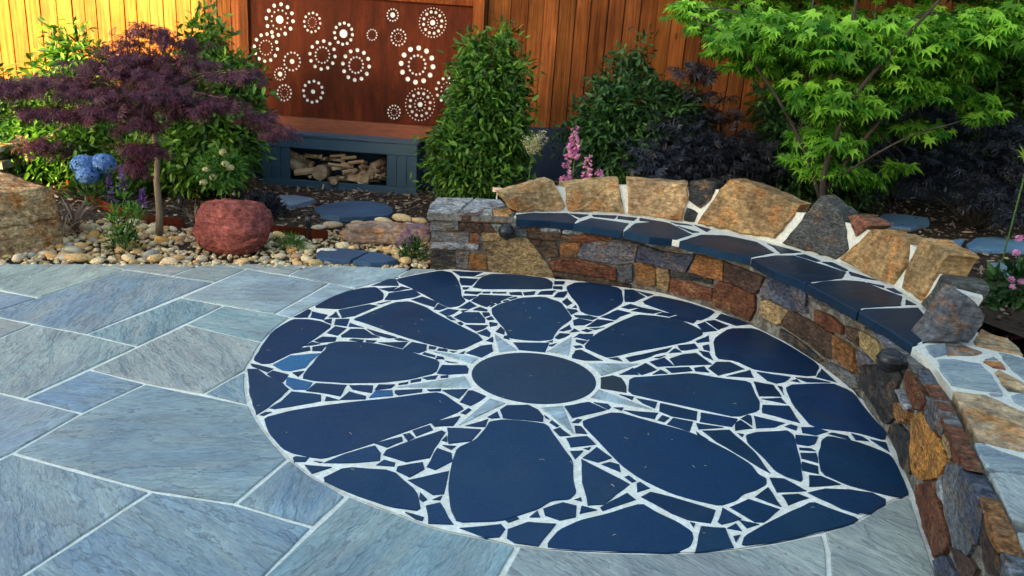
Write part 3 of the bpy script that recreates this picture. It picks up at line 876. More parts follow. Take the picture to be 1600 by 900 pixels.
for t, pts in outlines(SLABS):
    wpoly = to_ground(pts)
    if area(wpoly) < 0: wpoly = wpoly[::-1]
    q = inset(wpoly, .0098)
    q = outside(q, .008); q = simplify(q)
    if abs(area(q)) < .004: continue
    piece('flagstone', q, flat, -.04, _rng.uniform(-.001, .0015), M['paving'], patio, jitc(PC[t], .08), .004, .07, .0022)
# flagstones that carry on behind the viewer
for i in range(5):
    for j in range(2):
        x0 = -3.6+i*1.25+.3*j; y0 = -.2-j*.75
        c, s_ = math.cos(R(-15.6)), math.sin(R(-15.6))
        q = [(x0+a*c-b*s_, y0+a*s_+b*c) for a, b in ((0, 0), (1.23, 0), (1.23, .73), (0, .73))]
        if all(p[1] < 1.0 for p in q): piece('flagstone', q, flat, -.04, 0, M['paving'], patio, jitc(PC[_rng.choice('LBGSTV')], .08), .004, .09, .002)

# round paved feature: grout disc, slate crazy paving, sun motif
bm_ = [Vector((x, y, -.0025)) for x, y in inset(border[::1] if area(border) > 0 else border[::-1], .002)]
dm = mesh('paved_circle', bm_, [tuple(range(len(bm_)))])
disc = link('paved_circle', dm, None, None, M['grout'])
tag(disc, 'round dark blue slate crazy-paved circle with a grey sun motif at its middle', 'paving')
def circle_pts(c, r, n=64): return [(c[0]+r*math.cos(2*math.pi*i/n), c[1]+r*math.sin(2*math.pi*i/n)) for i in range(n)]
inn = to_ground([(733.75, 587), (825, 549), (932.5, 590), (762, 562), (900, 572), (833, 633), (760, 616), (903, 615)])
icx = sum((np.array(inn[i]) for i in (0, 2)), np.zeros(2))/2; icy = (np.array(inn[1])+np.array(inn[5]))/2
ic = (float(icx[0]), float(icy[1])); ir = float(np.mean([np.hypot(*(np.array(q)-ic)) for q in inn]))
piece('centre_stone', circle_pts(ic, ir), flat, -.03, .0015, M['slate'], disc, (.013, .030, .054), .003, .2, 0, label='round slate stone at the middle of the sun motif')
SL = {None: (.004, .022, .060), 'L': (.03, .11, .25), 'C': (.02, .026, .026)}
for t, pts in outlines(DISC):
    q = to_ground(pts)
    if area(q) < 0: q = q[::-1]
    A = abs(area(q))
    q = inset(q, -.005 if A > .01 else -.0036 if A > .003 else -.0018)
    if A > .05:      # round the corners of the big pieces a little
        for _ in range(1):
            q2 = []
            for i in range(len(q)):
                a, b = Vector(q[i]), Vector(q[(i+1) % len(q)]); q2 += [tuple(a*.86+b*.14), tuple(a*.14+b*.86)]
            q = q2
    piece('slate_stone', q, flat, -.03, _rng.uniform(.0004, .0026), M['slate'], disc, jitc(SL[t], .28), .0025, .05 if A < .05 else .07, .0028)
for t, pts in outlines(RAYS):
    piece('sun_ray', to_ground(pts), flat, -.03, .003, M['paving'], disc, jitc((.42, .52, .58), .06), .002, .2, 0, label='pale grey pointed stone ray of the sun motif')

# dry conifer needles lying about on the paving
nb = MB()
for i in range(150):
    a = _rng.uniform(0, math.tau); r = math.sqrt(_rng.random())*1.9; x, y = DC.x+r*math.cos(a)*1.1-.2, DC.y+r*math.sin(a)
    if x > 1.5 or y > 5.2: continue
    d = _rng.uniform(0, math.tau); L = _rng.uniform(.008, .022); h = .0045
    nb.tube([(x, y, h), (x+L*.5*math.cos(d), y+L*.5*math.sin(d), h+.001), (x+L*math.cos(d+.4), y+L*math.sin(d+.4), h)], .0008, 4)
o = nb.build('fallen_needles', M['needle']); tag(o, 'small pale dry needles scattered over the slate and paving', 'leaf litter', kind='stuff')

# ---------------------------------------------------------------- curved seat wall
face_ground = [tuple(onz(*p)[:2]) for p in ((672, 419), (740, 423), (800, 427), (895, 437), (990, 450), (1045, 460), (1127, 487), (1180, 510), (1225, 532), (1285, 570), (1335, 610), (1355, 640), (1387, 685), (1423, 767), (1443, 833), (1463, 897))]
fl = face_ground[-1]; face_ground += [(fl[0]-.16, fl[1]-.5), (fl[0]-.38, fl[1]-1.0), (fl[0]-.62, fl[1]-1.5)]
FG = Face([face_ground[0]]+smooth_line(face_ground[1:], 4))
SEATZ = .42
back_pts = [(807, 332), (885, 330), (980, 335), (1050, 345), (1087, 350), (1180, 372), (1307, 407), (1390, 445), (1440, 477), (1457, 505), (1441, 535)]
bk = [tuple(onz(a, b, SEATZ)[:2]) for a, b in back_pts]
BK = Face(smooth_line(bk, 5), SEATZ, .28)
BE = Face([tuple(onz(a, b, SEATZ)[:2]) for a, b in ((1440, 534), (1518, 541))], SEATZ, .15)
WALLTH = .50
def offset_line(F_, d):
    return [tuple(F_.at(s+1e-6, F_.z0, -d)[:2]) for s in F_.s]
outer_line = offset_line(BK, .22)
endpt = [tuple(onz(a, b, SEATZ)[:2]) for a, b in ((1548, 522), (1600, 558), (1690, 632))]
tail = [(endpt[-1][0]-.25, endpt[-1][1]-.8), (endpt[-1][0]-.6, endpt[-1][1]-1.5)]
pier_l = [tuple(onz(a, b, SEATZ)[:2]) for a, b in ((690, 309), (760, 311))]
front = [tuple(FG.at(s+1e-6, 0, -.012)[:2]) for s in FG.s]
ol = [q for q in outer_line if q[0] < onz(1500, 430, SEATZ).x+.4]
foot = front + tail[::-1] + endpt[::-1] + ol[::-1][3:] + pier_l[::-1]
def prism(name, poly, z0, z1, m, parent, top=True):
    if area(poly) < 0: poly = poly[::-1]
    n = len(poly); V = [Vector((x, y, z0)) for x, y in poly]+[Vector((x, y, z1)) for x, y in poly]
    F = [(i, (i+1) % n, n+(i+1) % n, n+i) for i in range(n)]+[tuple(range(n))[::-1], tuple(range(n, 2*n))]
    return link(name, mesh(name, V, F), parent, None, m)
wloc = Vector((*BK.at(BK.s[-1]*.5, 0)[:2], 0))
wall = empty('seat_wall', wloc, 'long curved stone seat wall with a slate seat and upright backrest boulders round the paved circle', 'wall')
prism('wall_core', foot, -.05, SEATZ-.045, M['darkmortar'], wall)
WC = {'G': (.13, .14, .155), 'R': (.14, .055, .030), 'B': (.070, .045, .034), 'L': (.24, .27, .29), 'O': (.24, .115, .042), 'D': (.045, .045, .045), 'T': (.30, .22, .11), 'P': (.085, .10, .15), 'A': (.40, .20, .05)}
fmap = lambda u, v, w: FG.at(u, v, w)
smax = 0
for t, pts in outlines(WALL):
    q = [FG.hit(a, b) for a, b in pts]; far = min(s for s, z in q) > FG.hit(1424, 600)[0]; q = [(s, min(.412 if far else .374, max(-.01, z))) for s, z in q]; q = q if area(q) > 0 else q[::-1]; q = inset(q, -.0035)
    smax = max(smax, max(s for s, z in q))
    piece('wall_stone', q, fmap, -.05, _rng.uniform(.004, .010) if far else _rng.uniform(.006, .020), M['wallstone'], wall, jitc(WC[t], .15), .005, .04, .004, .009)
# the wall carries on past the picture edge with the same stonework
s = smax+.02; row = 0
while s < FG.s[-1]-.1:
    L = _rng.uniform(.14, .26); z = 0.0
    while z < .33:
        h = _rng.uniform(.07, .14); z2 = min(.37, z+h)
        if .37-z2 < .04: z2 = .37
        if z2-z > .03: piece('wall_stone', [(s+.008, z+.005), (s+L-.008, z+.005), (s+L-.01, z2-.005), (s+.012, z2-.005)], fmap, -.05, _rng.uniform(.006, .022), M['wallstone'], wall, jitc(WC[_rng.choice('GRBLODTP')], .15), .008, .05, .004, .011)
        z = z2
    s += L
# stone facing on the outer left end of the pier
a, b = face_ground[0], pier_l[0]
EF = Face([b, a]); EL = EF.s[-1]
z = 0.0
for h in (.11, .05, .07, .07, .07):
    u = 0
    while u < EL-.02:
        L = min(EL-u, _rng.uniform(.12, .3))
        if EL-u-L < .06: L = EL-u
        piece('wall_stone', [(u+.003, z+.003), (u+L-.003, z+.003), (u+L-.003, z+h-.003), (u+.003, z+h-.003)], lambda p, q_, r_: EF.at(p, q_, r_), -.05, _rng.uniform(.004, .016), M['wallstone'], wall, jitc(WC[_rng.choice('GGLBR')], .15), .006, .05, .003, .008)
        u += L
    z += h
# seat: pale bed, slate slabs with a thick broken front edge
seat_poly = [tuple(onz(a, b, SEATZ)[:2]) for a, b in ((805, 341), (895, 350), (970, 362), (1050, 377), (1170, 405), (1260, 444), (1337, 488), (1424, 541))]
sp_l = seat_poly + [tuple(p) for p in reversed(bk)]
sp_l = [tuple(Vector(p)+Vector((p[0]-DC.x, p[1]-DC.y)).normalized()*(.065 if i < len(seat_poly) else 0)) for i, p in enumerate(sp_l)]
prism('seat_bed', sp_l, SEATZ-.046, SEATZ-.003, M['mortar'], wall)
for t, pts in outlines(SEAT):
    q = to_ground(pts, SEATZ); q = q if area(q) > 0 else q[::-1]; q = inset(q, -.004)
    piece('seat_slab', q, flat, SEATZ-.05, SEATZ+_rng.uniform(.001, .003), M['slate'], wall, jitc((.006, .013, .026), .15), .005, .05, .0035)
# backrest: mortar spine with big upright stones bedded in it
top_px = [(806, 325), (825, 318), (868, 290), (980, 286), (1082, 290), (1126, 292), (1180, 320), (1253, 328), (1322, 343), (1372, 360), (1425, 378), (1470, 425), (1494, 452), (1480, 500)]
tops = sorted(BK.hit(a, b) for a, b in top_px)
def topz(s):
    if s <= tops[0][0]: return tops[0][1]
    for p, q in zip(tops, tops[1:]):
        if p[0] <= s <= q[0]: return p[1]+(q[1]-p[1])*(s-p[0])/max(1e-6, q[0]-p[0])
    return tops[-1][1]
V = []; Fq = []; ns = 60; sA, sB = .07, BK.s[-1]-.30
for i in range(ns+1):
    s = sA+(sB-sA)*i/ns; z = max(SEATZ+.03, min(topz(s), .72)-.02)
    V += [BK.at(s, SEATZ-.05, -.012), BK.at(s, z, -.012), BK.at(s, z-.01, -.13), BK.at(s, .2, -.13)]
for i in range(ns):
    for k in range(4): Fq.append((i*4+k, i*4+(k+1) % 4, (i+1)*4+(k+1) % 4, (i+1)*4+k))
Fq += [(3, 2, 1, 0), tuple(ns*4+k for k in range(4))]
link('backrest_mortar', mesh('backrest_mortar', V, Fq), wall, None, M['mortar'])
BC = {'T': (.40, .28, .15), 'D': (.03, .033, .035), 'Y': (.34, .23, .11), 'N': (.075, .08, .08), 'R': (.17, .075, .05), 'Q': (.16, .17, .18)}
def bmap(u, v, w):
    return BK.at(u, v, w*(1 if w > 0 else 1))
for t, pts in outlines(BACK):
    fc_ = BE if t == 'Q' else BK
    q = [fc_.hit(a, b) for a, b in pts]; q = [(s, max(SEATZ-.004, z)) for s, z in q]
    big = abs(area(q)) > .012
    piece('backrest_stone', q, (lambda u, v, w, f_=fc_: f_.at(u, v, w)), -.15 if big else -.08, _rng.uniform(.008, .02), M['wallstone' if t in 'DNR' else 'tanstone'], wall, jitc(BC[t], .08), .010, .04, .006, .018)
# crazy-paved cap at the right-hand end and on the left pier
inset_front = lambda c: [c[0]]+[(x+.035, y+.008) for x, y in c[1:]]
cap = [tuple(onz(a, b, SEATZ)[:2]) for a, b in ((1426, 541), (1440, 560), (1480, 612), (1525, 690), (1562, 760), (1600, 830))]
capp = inset_front(cap) + [(fl[0]-.16+.12, fl[1]-.5), (fl[0]-.38+.1, fl[1]-1.0)] + tail[::-1] + endpt[::-1] + [tuple(onz(1512, 515, SEATZ)[:2])]
prism('cap_bed', capp, SEATZ-.047, SEATZ-.004, M['mortar'], wall)
CC = {'S': (.20, .25, .30), 'B': (.22, .19, .17), 'R': (.22, .09, .05), 'T': (.40, .30, .19), 'G': (.30, .33, .33)}
for t, pts in outlines(CAPS):
    piece('cap_stone', to_ground(pts, SEATZ), flat, SEATZ-.05, SEATZ+_rng.uniform(.002, .006), M['paving'] if t in 'SG' else M['tanstone'], wall, jitc(CC[t], .08), .005, .05, .004)
# the crazy paving of the cap carries on past the picture edge
def in_poly(p, P_):
    c = False
    for i in range(len(P_)):
        a, b = P_[i-1], P_[i]
        if (a[1] > p[1]) != (b[1] > p[1]) and p[0] < (b[0]-a[0])*(p[1]-a[1])/(b[1]-a[1])+a[0]: c = not c
    return c
def px_of(x, y, z):
    d = Vector((x, y, z))-CAM; q = d.dot(FWD); return 800+F_PX*d.dot(RGT)/q, 450-F_PX*d.dot(UPV)/q
gx = [[(0.6+i*.27+_rng.uniform(-.07, .07)+(.12 if j % 2 else 0), -.2+j*.25+_rng.uniform(-.06, .06)) for i in range(12)] for j in range(20)]
for j in range(19):
    for i in range(11):
        q = [gx[j][i], gx[j][i+1], gx[j+1][i+1], gx[j+1][i]]; c_ = (sum(p[0] for p in q)/4, sum(p[1] for p in q)/4)
        if c_[1] > .8 and px_of(c_[0], c_[1], SEATZ)[0] < 1790 and px_of(c_[0], c_[1], SEATZ)[1] < 1090: continue
        if sum(in_poly(p, capp) for p in q) < 3 or not in_poly(c_, capp): continue
        piece('cap_stone', inset(q, .012), flat, SEATZ-.05, SEATZ+.003, M['paving'], wall, jitc(CC[_rng.choice('SSTG')], .1), .005, .06, .006)
piertop = [(('L'), [(668, 331), (672, 320), (676, 316), (684, 309), (740, 310), (722, 324), (716, 333)]), ('L', [(724, 325), (743, 310), (782, 312), (790, 322), (760, 326), (752, 330), (726, 333)]),
           ('B', [(718, 334), (752, 332), (750, 336), (722, 336)]), ('O', [(770, 329), (797, 325), (800, 333), (796, 338), (772, 336)]), ('L', [(755, 327), (768, 326), (769, 335), (754, 336)])]
for t, pts in piertop:
    piece('cap_stone', to_ground(pts, SEATZ), flat, SEATZ-.05, SEATZ+_rng.uniform(.001, .006), M['wallstone'], wall, jitc({'L': (.34, .37, .39), 'B': (.16, .11, .08), 'O': (.45, .25, .09)}[t], .08), .006, .05, .004, .003)
prism('cap_bed', to_ground([(669, 333), (673, 318), (685, 309), (783, 312), (803, 330), (803, 339)], SEATZ), SEATZ-.047, SEATZ-.006, M['darkmortar'], wall)

def ball_light(px, py, r, label):
    s, z = FG.hit(px, py+4); c = FG.at(s, z, .015+r*.8); root = empty('wall_light', FG.at(s, z, .015), label, 'wall light', 'round black lights fixed to the seat wall')
    bm = bmesh.new(); bmesh.ops.create_uvsphere(bm, u_segments=24, v_segments=14, radius=r); bmesh.ops.translate(bm, verts=bm.verts, vec=c)
    me = bpy.data.meshes.new('light_body'); bm.to_mesh(me); bm.free(); me.polygons.foreach_set('use_smooth', [True]*len(me.polygons)); link('light_body', me, root, None, M['black'])
    n_ = FG.at(s, z, 1)-FG.at(s, z, 0)
    MB().tube([FG.at(s, z, .0), FG.at(s, z, .028)], r*.62, 16).build('mounting_plate', M['black'], root)
    t_ = n_.cross(Vector((0, 0, 1))).normalized(); rim = MB()
    for zz in (-.55, -.25, .42, .7):
        rr = r*math.sqrt(1-zz*zz)*1.01; MB().tube([c+(t_*math.cos(a)+n_*math.sin(a))*rr+Vector((0, 0, r*zz)) for a in [k*math.tau/24 for k in range(25)]], r*.035, 5).build('louvre_ring', M['black'], root)
    pts = [c+(t_*math.cos(a)+n_*math.sin(a))*(r*1.03)+Vector((0, 0, r*.12)) for a in [k*math.tau/24 for k in range(25)]]
    rim.tube(pts, r*.06, 6).build('shade_rim', M['black'], root)
ball_light(792, 355, .058, 'round black wall light at the left end of the seat wall, just below the seat')
ball_light(1413, 562, .056, 'round black wall light at the right end of the seat wall, in the shade')
# ---------------------------------------------------------------- garden bed
def bedz(x, y):
    t = min(1, max(0, (x+.15)/.8)); t = t*t*(3-2*t)
    u = min(1, max(0, (y-5.9)/1.6)); lo = -.012+.05*u
    return lo*(1-t)+.315*t
V = []; Fq = []; nx, ny = 90, 46
def bed_front(x):
    if x < -.6: return e0.y+(x-e0.x)*(e1.y-e0.y)/(e1.x-e0.x)+.0
    return None
xs = np.linspace(-9, 9, nx+1)
outer_pts = [p for p in ol]
def front_y(x):
    if x < -.62: return e0.y+(x-e0.x)*(e1.y-e0.y)/(e1.x-e0.x)-.01
    if x < .0: return 5.95
    if x < 2.3:
        best = 5.9
        for p, q in zip(outer_pts, outer_pts[1:]):
            if (p[0]-x)*(q[0]-x) <= 0 and abs(p[0]-q[0]) > 1e-6: best = p[1]+(q[1]-p[1])*(x-p[0])/(q[0]-p[0]); break
        return min(best-.08, 6.05)
    return max(.5, 4.95-(x-2.3)*2.5)
for i, x in enumerate(xs):
    y0 = front_y(x); y1 = 8.62
    for j in range(ny+1):
        y = y0+(y1-y0)*(j/ny)**1.1
        V.append(Vector((x, y, bedz(x, y)+noise.noise(Vector((x*2.3, y*2.3, 0)))*.012)))
for i in range(nx):
    for j in range(ny):
        a = i*(ny+1)+j; Fq.append((a, a+ny+1, a+ny+2, a+1))
bed = tag(link('garden_bed', mesh('garden_bed', V, Fq, True), None, None, M['soil']), kind='structure')

# scatter helper: many small shapes merged into one mesh, each its own island
def scatter(name, m, base_v, base_t, P, Xd, Zn, S, parent=None, smooth=False, kind=None, var=None):
    """P positions, Xd lengthwise directions, Zn rough normals, S sizes"""
    P = np.asarray(P, float); Xd = np.asarray(Xd, float); Zn = np.asarray(Zn, float); S = np.asarray(S, float)
    Xd /= np.linalg.norm(Xd, axis=1, keepdims=True)+1e-9
    Y = np.cross(Zn, Xd); Y /= np.linalg.norm(Y, axis=1, keepdims=True)+1e-9; Z = np.cross(Xd, Y)
    B = np.asarray(base_v, float); S3 = S if S.ndim == 2 else np.stack([S, S, S], 1)
    W = (B[None, :, 0:1]*S3[:, None, 0:1]*Xd[:, None, :]+B[None, :, 1:2]*S3[:, None, 1:2]*Y[:, None, :]+B[None, :, 2:3]*S3[:, None, 2:3]*Z[:, None, :])+P[:, None, :]
    T = np.asarray(base_t)[None]+(np.arange(len(P))*len(B))[:, None, None]
    o = link(name, fast_mesh(name, W.reshape(-1, 3), T.reshape(-1, T.shape[-1]), smooth), parent, None, m)
    if kind: o['kind'] = kind
    return o
rs = np.random.RandomState(5)
LEAF_V = [(0, 0, 0), (.32, .17, .05), (.32, -.17, .05), (.68, .14, .03), (.68, -.14, .03), (1, 0, -.07), (.5, 0, -.02)]
LEAF_T = [(0, 6, 1), (1, 6, 3), (3, 6, 5), (0, 2, 6), (2, 4, 6), (4, 5, 6)]
NARROW_V = [(x, y*.55, z) for x, y, z in LEAF_V]
def palm(lobes, spread, wid, valley, droop=.12):
    V = [(0, 0, 0)]; T = []
    for i in range(lobes):
        a = (i/(lobes-1)-.5)*spread; L = 1-.32*abs(i/(lobes-1)-.5)*2
        am = a-spread/(lobes-1)/2; k = len(V)
        V.append((valley*math.cos(am), valley*math.sin(am), .03))
        V.append((L*.62*math.cos(a-wid), L*.62*math.sin(a-wid), -.01)); V.append((L*math.cos(a), L*math.sin(a), -droop*L)); V.append((L*.62*math.cos(a+wid), L*.62*math.sin(a+wid), -.01))
        if i > 0: T += [(0, k-1, k), ] if False else []
    a = spread/2+spread/(lobes-1)/2; V.append((valley*math.cos(a), valley*math.sin(a), .03))
    for i in range(1, len(V)-1): T.append((0, i, i+1))
    return V, T
MAPLE_V, MAPLE_T = palm(7, 3.7, .13, .42, .22)
def threads(n, spread, wid):
    V = []; T = []
    for i in range(n):
        a = (i/(n-1)-.5)*spread; L = 1-.25*abs(i/(n-1)-.5)*2; c, s = math.cos(a), math.sin(a); k = len(V)
        V += [(0, 0, 0), (L*.5*c-wid*s, L*.5*s+wid*c, .02), (L*.5*c+wid*s, L*.5*s-wid*c, .02), (L*c, L*s, -.2*L)]
        T += [(k, k+2, k+1), (k+1, k+2, k+3)]
        for sg in (-1, 1):
            k = len(V); a2 = a+sg*.55; x0, y0 = L*.45*c, L*.45*s
            V += [(x0, y0, .02), (x0+.22*math.cos(a2), y0+.22*math.sin(a2), -.04), (x0+.06*math.cos(a2+1.2*sg), y0+.06*math.sin(a2+1.2*sg), 0)]
            T += [(k, k+1, k+2)]
    return V, T
THREAD_V, THREAD_T = threads(7, 2.6, .035)
CHIP_V = [(-.5, -.2, 0), (.5, -.16, .03), (.45, .2, 0), (-.4, .17, .05)]; CHIP_T = [(0, 1, 2, 3)]
ICO_V = []; ICO_T = []
bm = bmesh.new(); bmesh.ops.create_icosphere(bm, subdivisions=1, radius=.5)
for v in bm.verts: v.index = len(ICO_V); ICO_V.append(tuple(v.co))
ICO_T = [tuple(v.index for v in f.verts) for f in bm.faces]; bm.free()

def rand_dirs(n, up=0.0):
    d = rs.normal(size=(n, 3)); d[:, 2] += up; return d/np.linalg.norm(d, axis=1, keepdims=True)
# bark mulch
n = 19000; X = rs.uniform(-6.5, 6.8, n); Y = rs.uniform(4.6, 8.5, n); _k = (X > 2.6) & (rs.rand(n) < .4); Y[_k] = rs.uniform(1.5, 5, _k.sum()); keep = []
def in_pebbles(x, y):
    if x > -.55: return False
    back = 6.28 if x < -1.2 else 6.62
    if x < -3.4: back = 6.1
    return y < back+.12*math.sin(x*3.1)
for i in range(n):
    x, y = X[i], Y[i]
    if y < front_y(x)+.12 and x > -.7: continue
    if in_pebbles(x, y) and rs.rand() > .04: continue
    if y < front_y(x)+.02: continue
    keep.append(i)
X, Y = X[keep], Y[keep]; n = len(X); Zp = np.array([bedz(a, b) for a, b in zip(X, Y)])+rs.uniform(.006, .03, n)
d = rs.normal(size=(n, 3)); d[:, 2] *= .18; zn = rand_dirs(n, 2.2)
sz = np.stack([rs.uniform(.02, .075, n), rs.uniform(.02, .06, n), rs.uniform(.02, .05, n)], 1)
o = scatter('bark_mulch', M['chips'], CHIP_V, CHIP_T, np.stack([X, Y, Zp], 1), d, zn, sz); tag(o, 'dark brown bark chips covering the planting beds', 'mulch', kind='stuff')
# small gravel under the river pebbles
n = 9000; X = rs.uniform(-6, -.62, n); Y = rs.uniform(4.2, 6.9, n); k = [i for i in range(n) if in_pebbles(X[i], Y[i]) and Y[i] > front_y(X[i])+.01]
X, Y = X[k], Y[k]; n = len(X); sz = rs.uniform(.018, .045, n); sz = np.stack([sz*1.2, sz, sz*.6], 1)
o = scatter('small_gravel', M['gravel'], ICO_V, ICO_T, np.stack([X, Y, np.array([bedz(a, b) for a, b in zip(X, Y)])+.008], 1), rand_dirs(n)*(1, 1, .2), rand_dirs(n, 3), sz, smooth=True)
tag(o, 'small cream and tan gravel filling in between the river pebbles', 'gravel', kind='stuff')

def rock_mesh(name, r, sub, amp, freq, seed, box=0.0, smooth=True, ridge=0.0):
    bm = bmesh.new(); bmesh.ops.create_icosphere(bm, subdivisions=sub, radius=1)
    for v in bm.verts:
        p = v.co.normalized()
        if box:
            m_ = max(abs(p.x), abs(p.y), abs(p.z)); p = p*(1-box)+p/m_*box
        s1 = noise.noise(p*freq+Vector((seed, seed*1.7, 0))); s2 = noise.noise(p*freq*3+Vector((seed, 0, seed))); s3 = noise.noise(p*freq*8+Vector((0, seed, seed)))
        v.co = p*(1+amp*(s1+.35*s2+.20*s3))
        if ridge: v.co *= 1-ridge*(abs(noise.noise(p*2.6+Vector((seed, 3, 1))))*1.6+abs(noise.noise(p*6+Vector((2, seed, 5))))*.8+abs(noise.noise(p*14))*.3)
        v.co = Vector((v.co.x*r[0], v.co.y*r[1], v.co.z*r[2]))
    me = bpy.data.meshes.new(name); bm.to_mesh(me); bm.free()
    if smooth: me.polygons.foreach_set('use_smooth', [True]*len(me.polygons))
    return me
# river pebbles, each one its own stone
pm = [rock_mesh('pebble', (1, .78, .52), 2, .22, 1.1, k*3.3) for k in range(7)]
for me in pm: me.materials.append(M['pebble'])
PCOL = [(.72, .50, .22), (.82, .68, .42), (.62, .38, .17), (.86, .76, .56), (.50, .48, .40), (.74, .42, .12), (.40, .42, .38), (.85, .64, .26), (.42, .26, .16)]
PNAME = ['golden tan', 'cream', 'brown tan', 'pale cream', 'grey', 'orange', 'dark grey', 'yellow', 'dark brown']
placed = []; tries = 0
BLOCK = [(-2.15, 5.72, .36), (-4.1, 5.55, .0)]
step_front = to_ground([(548, 398)])[0]
while len(placed) < 292 and tries < 40000:
    tries += 1
    x, y = rs.uniform(-4.4, -.62), rs.uniform(4.7, 6.9)
    if not in_pebbles(x, y) or y < front_y(x)+.035: continue
    r = .024+.040*rs.rand()**1.5
    if y < front_y(x)+.05+r*.7: continue
    if any((x-a)**2+(y-b)**2 < c*c for a, b, c in BLOCK): continue
    if abs(x-step_front[0]) < .30 and abs(y-step_front[1]) < .155: continue
    if -1.6 < x < -.75 and 6.02 < y < 6.45: continue
    if any((x-a)**2+(y-b)**2 < (r+c)**2*.60 for a, b, c in placed): continue
    placed.append((x, y, r))
for x, y, r in placed:
    ci = rs.choice(9, p=[.2, .22, .1, .18, .06, .08, .04, .07, .05]); o = link('pebble', pm[rs.randint(7)], None, jitc(PCOL[ci], .1))
    o.location = (x, y, bedz(x, y)+r*.38); o.rotation_euler = (rs.uniform(-.3, .3), rs.uniform(-.3, .3), rs.uniform(0, 6.28)); s_ = r*rs.uniform(.95, 1.2); o.scale = (s_, s_*rs.uniform(.8, 1), s_*rs.uniform(.85, 1.15))
    edge = y-front_y(x)
    place = ('by the big tan boulder' if x < -3.6 else 'by the striped plants' if x < -3.15 else 'near the small tree trunk' if x < -2.5 else 'around the red boulder' if x < -1.85 else 'by the small green plant' if x < -1.5 else 'near the cracked slate slab' if x < -.95 else 'by the seat wall end')
    size = 'large' if r > .052 else 'small' if r < .034 else 'medium'
    tag(o, '%s %s pebble %s, %s' % (size, PNAME[ci], place, 'touching the paving' if edge < .13 else 'far back from the paving' if edge > .5 else 'just back from the paving'), 'pebble', 'river pebbles along the paving edge')

# stepping slabs in the beds
SLB = ['pale blue-grey stepping slab half hidden beside the dark low plant', 'large oval blue slate stepping slab in front of the firewood box', 'larger left half of the cracked slate slab set in the pebbles', 'smaller right half of the cracked slate slab set in the pebbles',
       'blue stepping slab behind the middle of the backrest stones', 'long blue stepping slab in the bark at the right edge', 'small dark piece of slab left of the long stepping slab at the right edge', 'pale stepping slab nearest the capped end of the wall', 'tan flat stone just below the blue slab behind the backrest']
for i, (t, pts) in enumerate(outlines(STEPS)):
    z = .315+.035 if t in 'R' else .33 if t == 'T' else (.075 if i < 2 else .035)
    q = to_ground(pts, z)
    o = piece('stepping_slab', q, flat, z-.05, z, M['slate'] if t != 'T' else M['tanstone'], None, {'A': (.045, .085, .15), 'R': (.14, .27, .44), 'T': (.40, .24, .09)}[t] if i != 0 and i != 7 else (.19, .26, .35), .004, .08, .005)  # right-hand slabs brightened blue in the base colour to stand for sky reflection
    tag(o, SLB[i], 'stepping stone', 'slate stepping slabs in the garden beds' if t != 'T' else None)

def rock(name, px, base_y, wpx, hpx, depth, m, c, label, amp=.3, freq=1.0, seed=1, box=.3, rot=0, z0=0.0, sub=5, cat='boulder'):
    b = onz(px, base_y, z0); k = (b-CAM).dot(FWD)/F_PX; rx, rz = wpx*k/2, hpx*k*.56
    me = rock_mesh(name, (rx*1.06, depth/2, rz*1.06), sub, amp, freq, seed, box, True, .085); me.materials.append(m)
    o = link(name, me, None, c); o.location = (b.x, b.y+depth*.42, z0+rz*.80); o.rotation_euler = (0, 0, rot); tag(o, label, cat); return o
rock('boulder', 353, 399, 122, 84, .42, M['redrock'], (.42, .13, .115), 'rounded dusty red boulder sitting on the pebbles beside the paving', .15, .9, 4.4, .12)
# big tan boulder: a blocky rock with a flat top and a sharp upright corner
b0 = onz(30, 400)
bm = bmesh.new(); bmesh.ops.create_cube(bm, size=2); bmesh.ops.subdivide_edges(bm, edges=bm.edges[:], cuts=22, use_grid_fill=True)
for v in bm.verts:
    p = v.co.copy(); n_ = p.normalized()
    q = Vector((p.x, p.y, p.z))*.93+n_*.09
    q += n_*(noise.noise(p*1.3+Vector((3, 1, 7)))*.13+noise.noise(p*4+Vector((1, 1, 2)))*.05+noise.noise(p*11)*.022+noise.noise(p*24)*.010)
    q.z += -.10*q.x*(q.z > 0); v.co = Vector((q.x*.36*(1-.10*q.z), q.y*.25, q.z*.232))
me = bpy.data.meshes.new('boulder'); bm.to_mesh(me); bm.free(); me.polygons.foreach_set('use_smooth', [True]*len(me.polygons)); me.materials.append(M['boulder'])
o = link('boulder', me, None, (.62, .44, .24)); o.location = (b0.x-.36, b0.y+.30, .205); o.rotation_euler = (0, 0, R(-24))
tag(o, 'large blocky tan and orange sandstone boulder at the left edge of the pebbles', 'boulder')
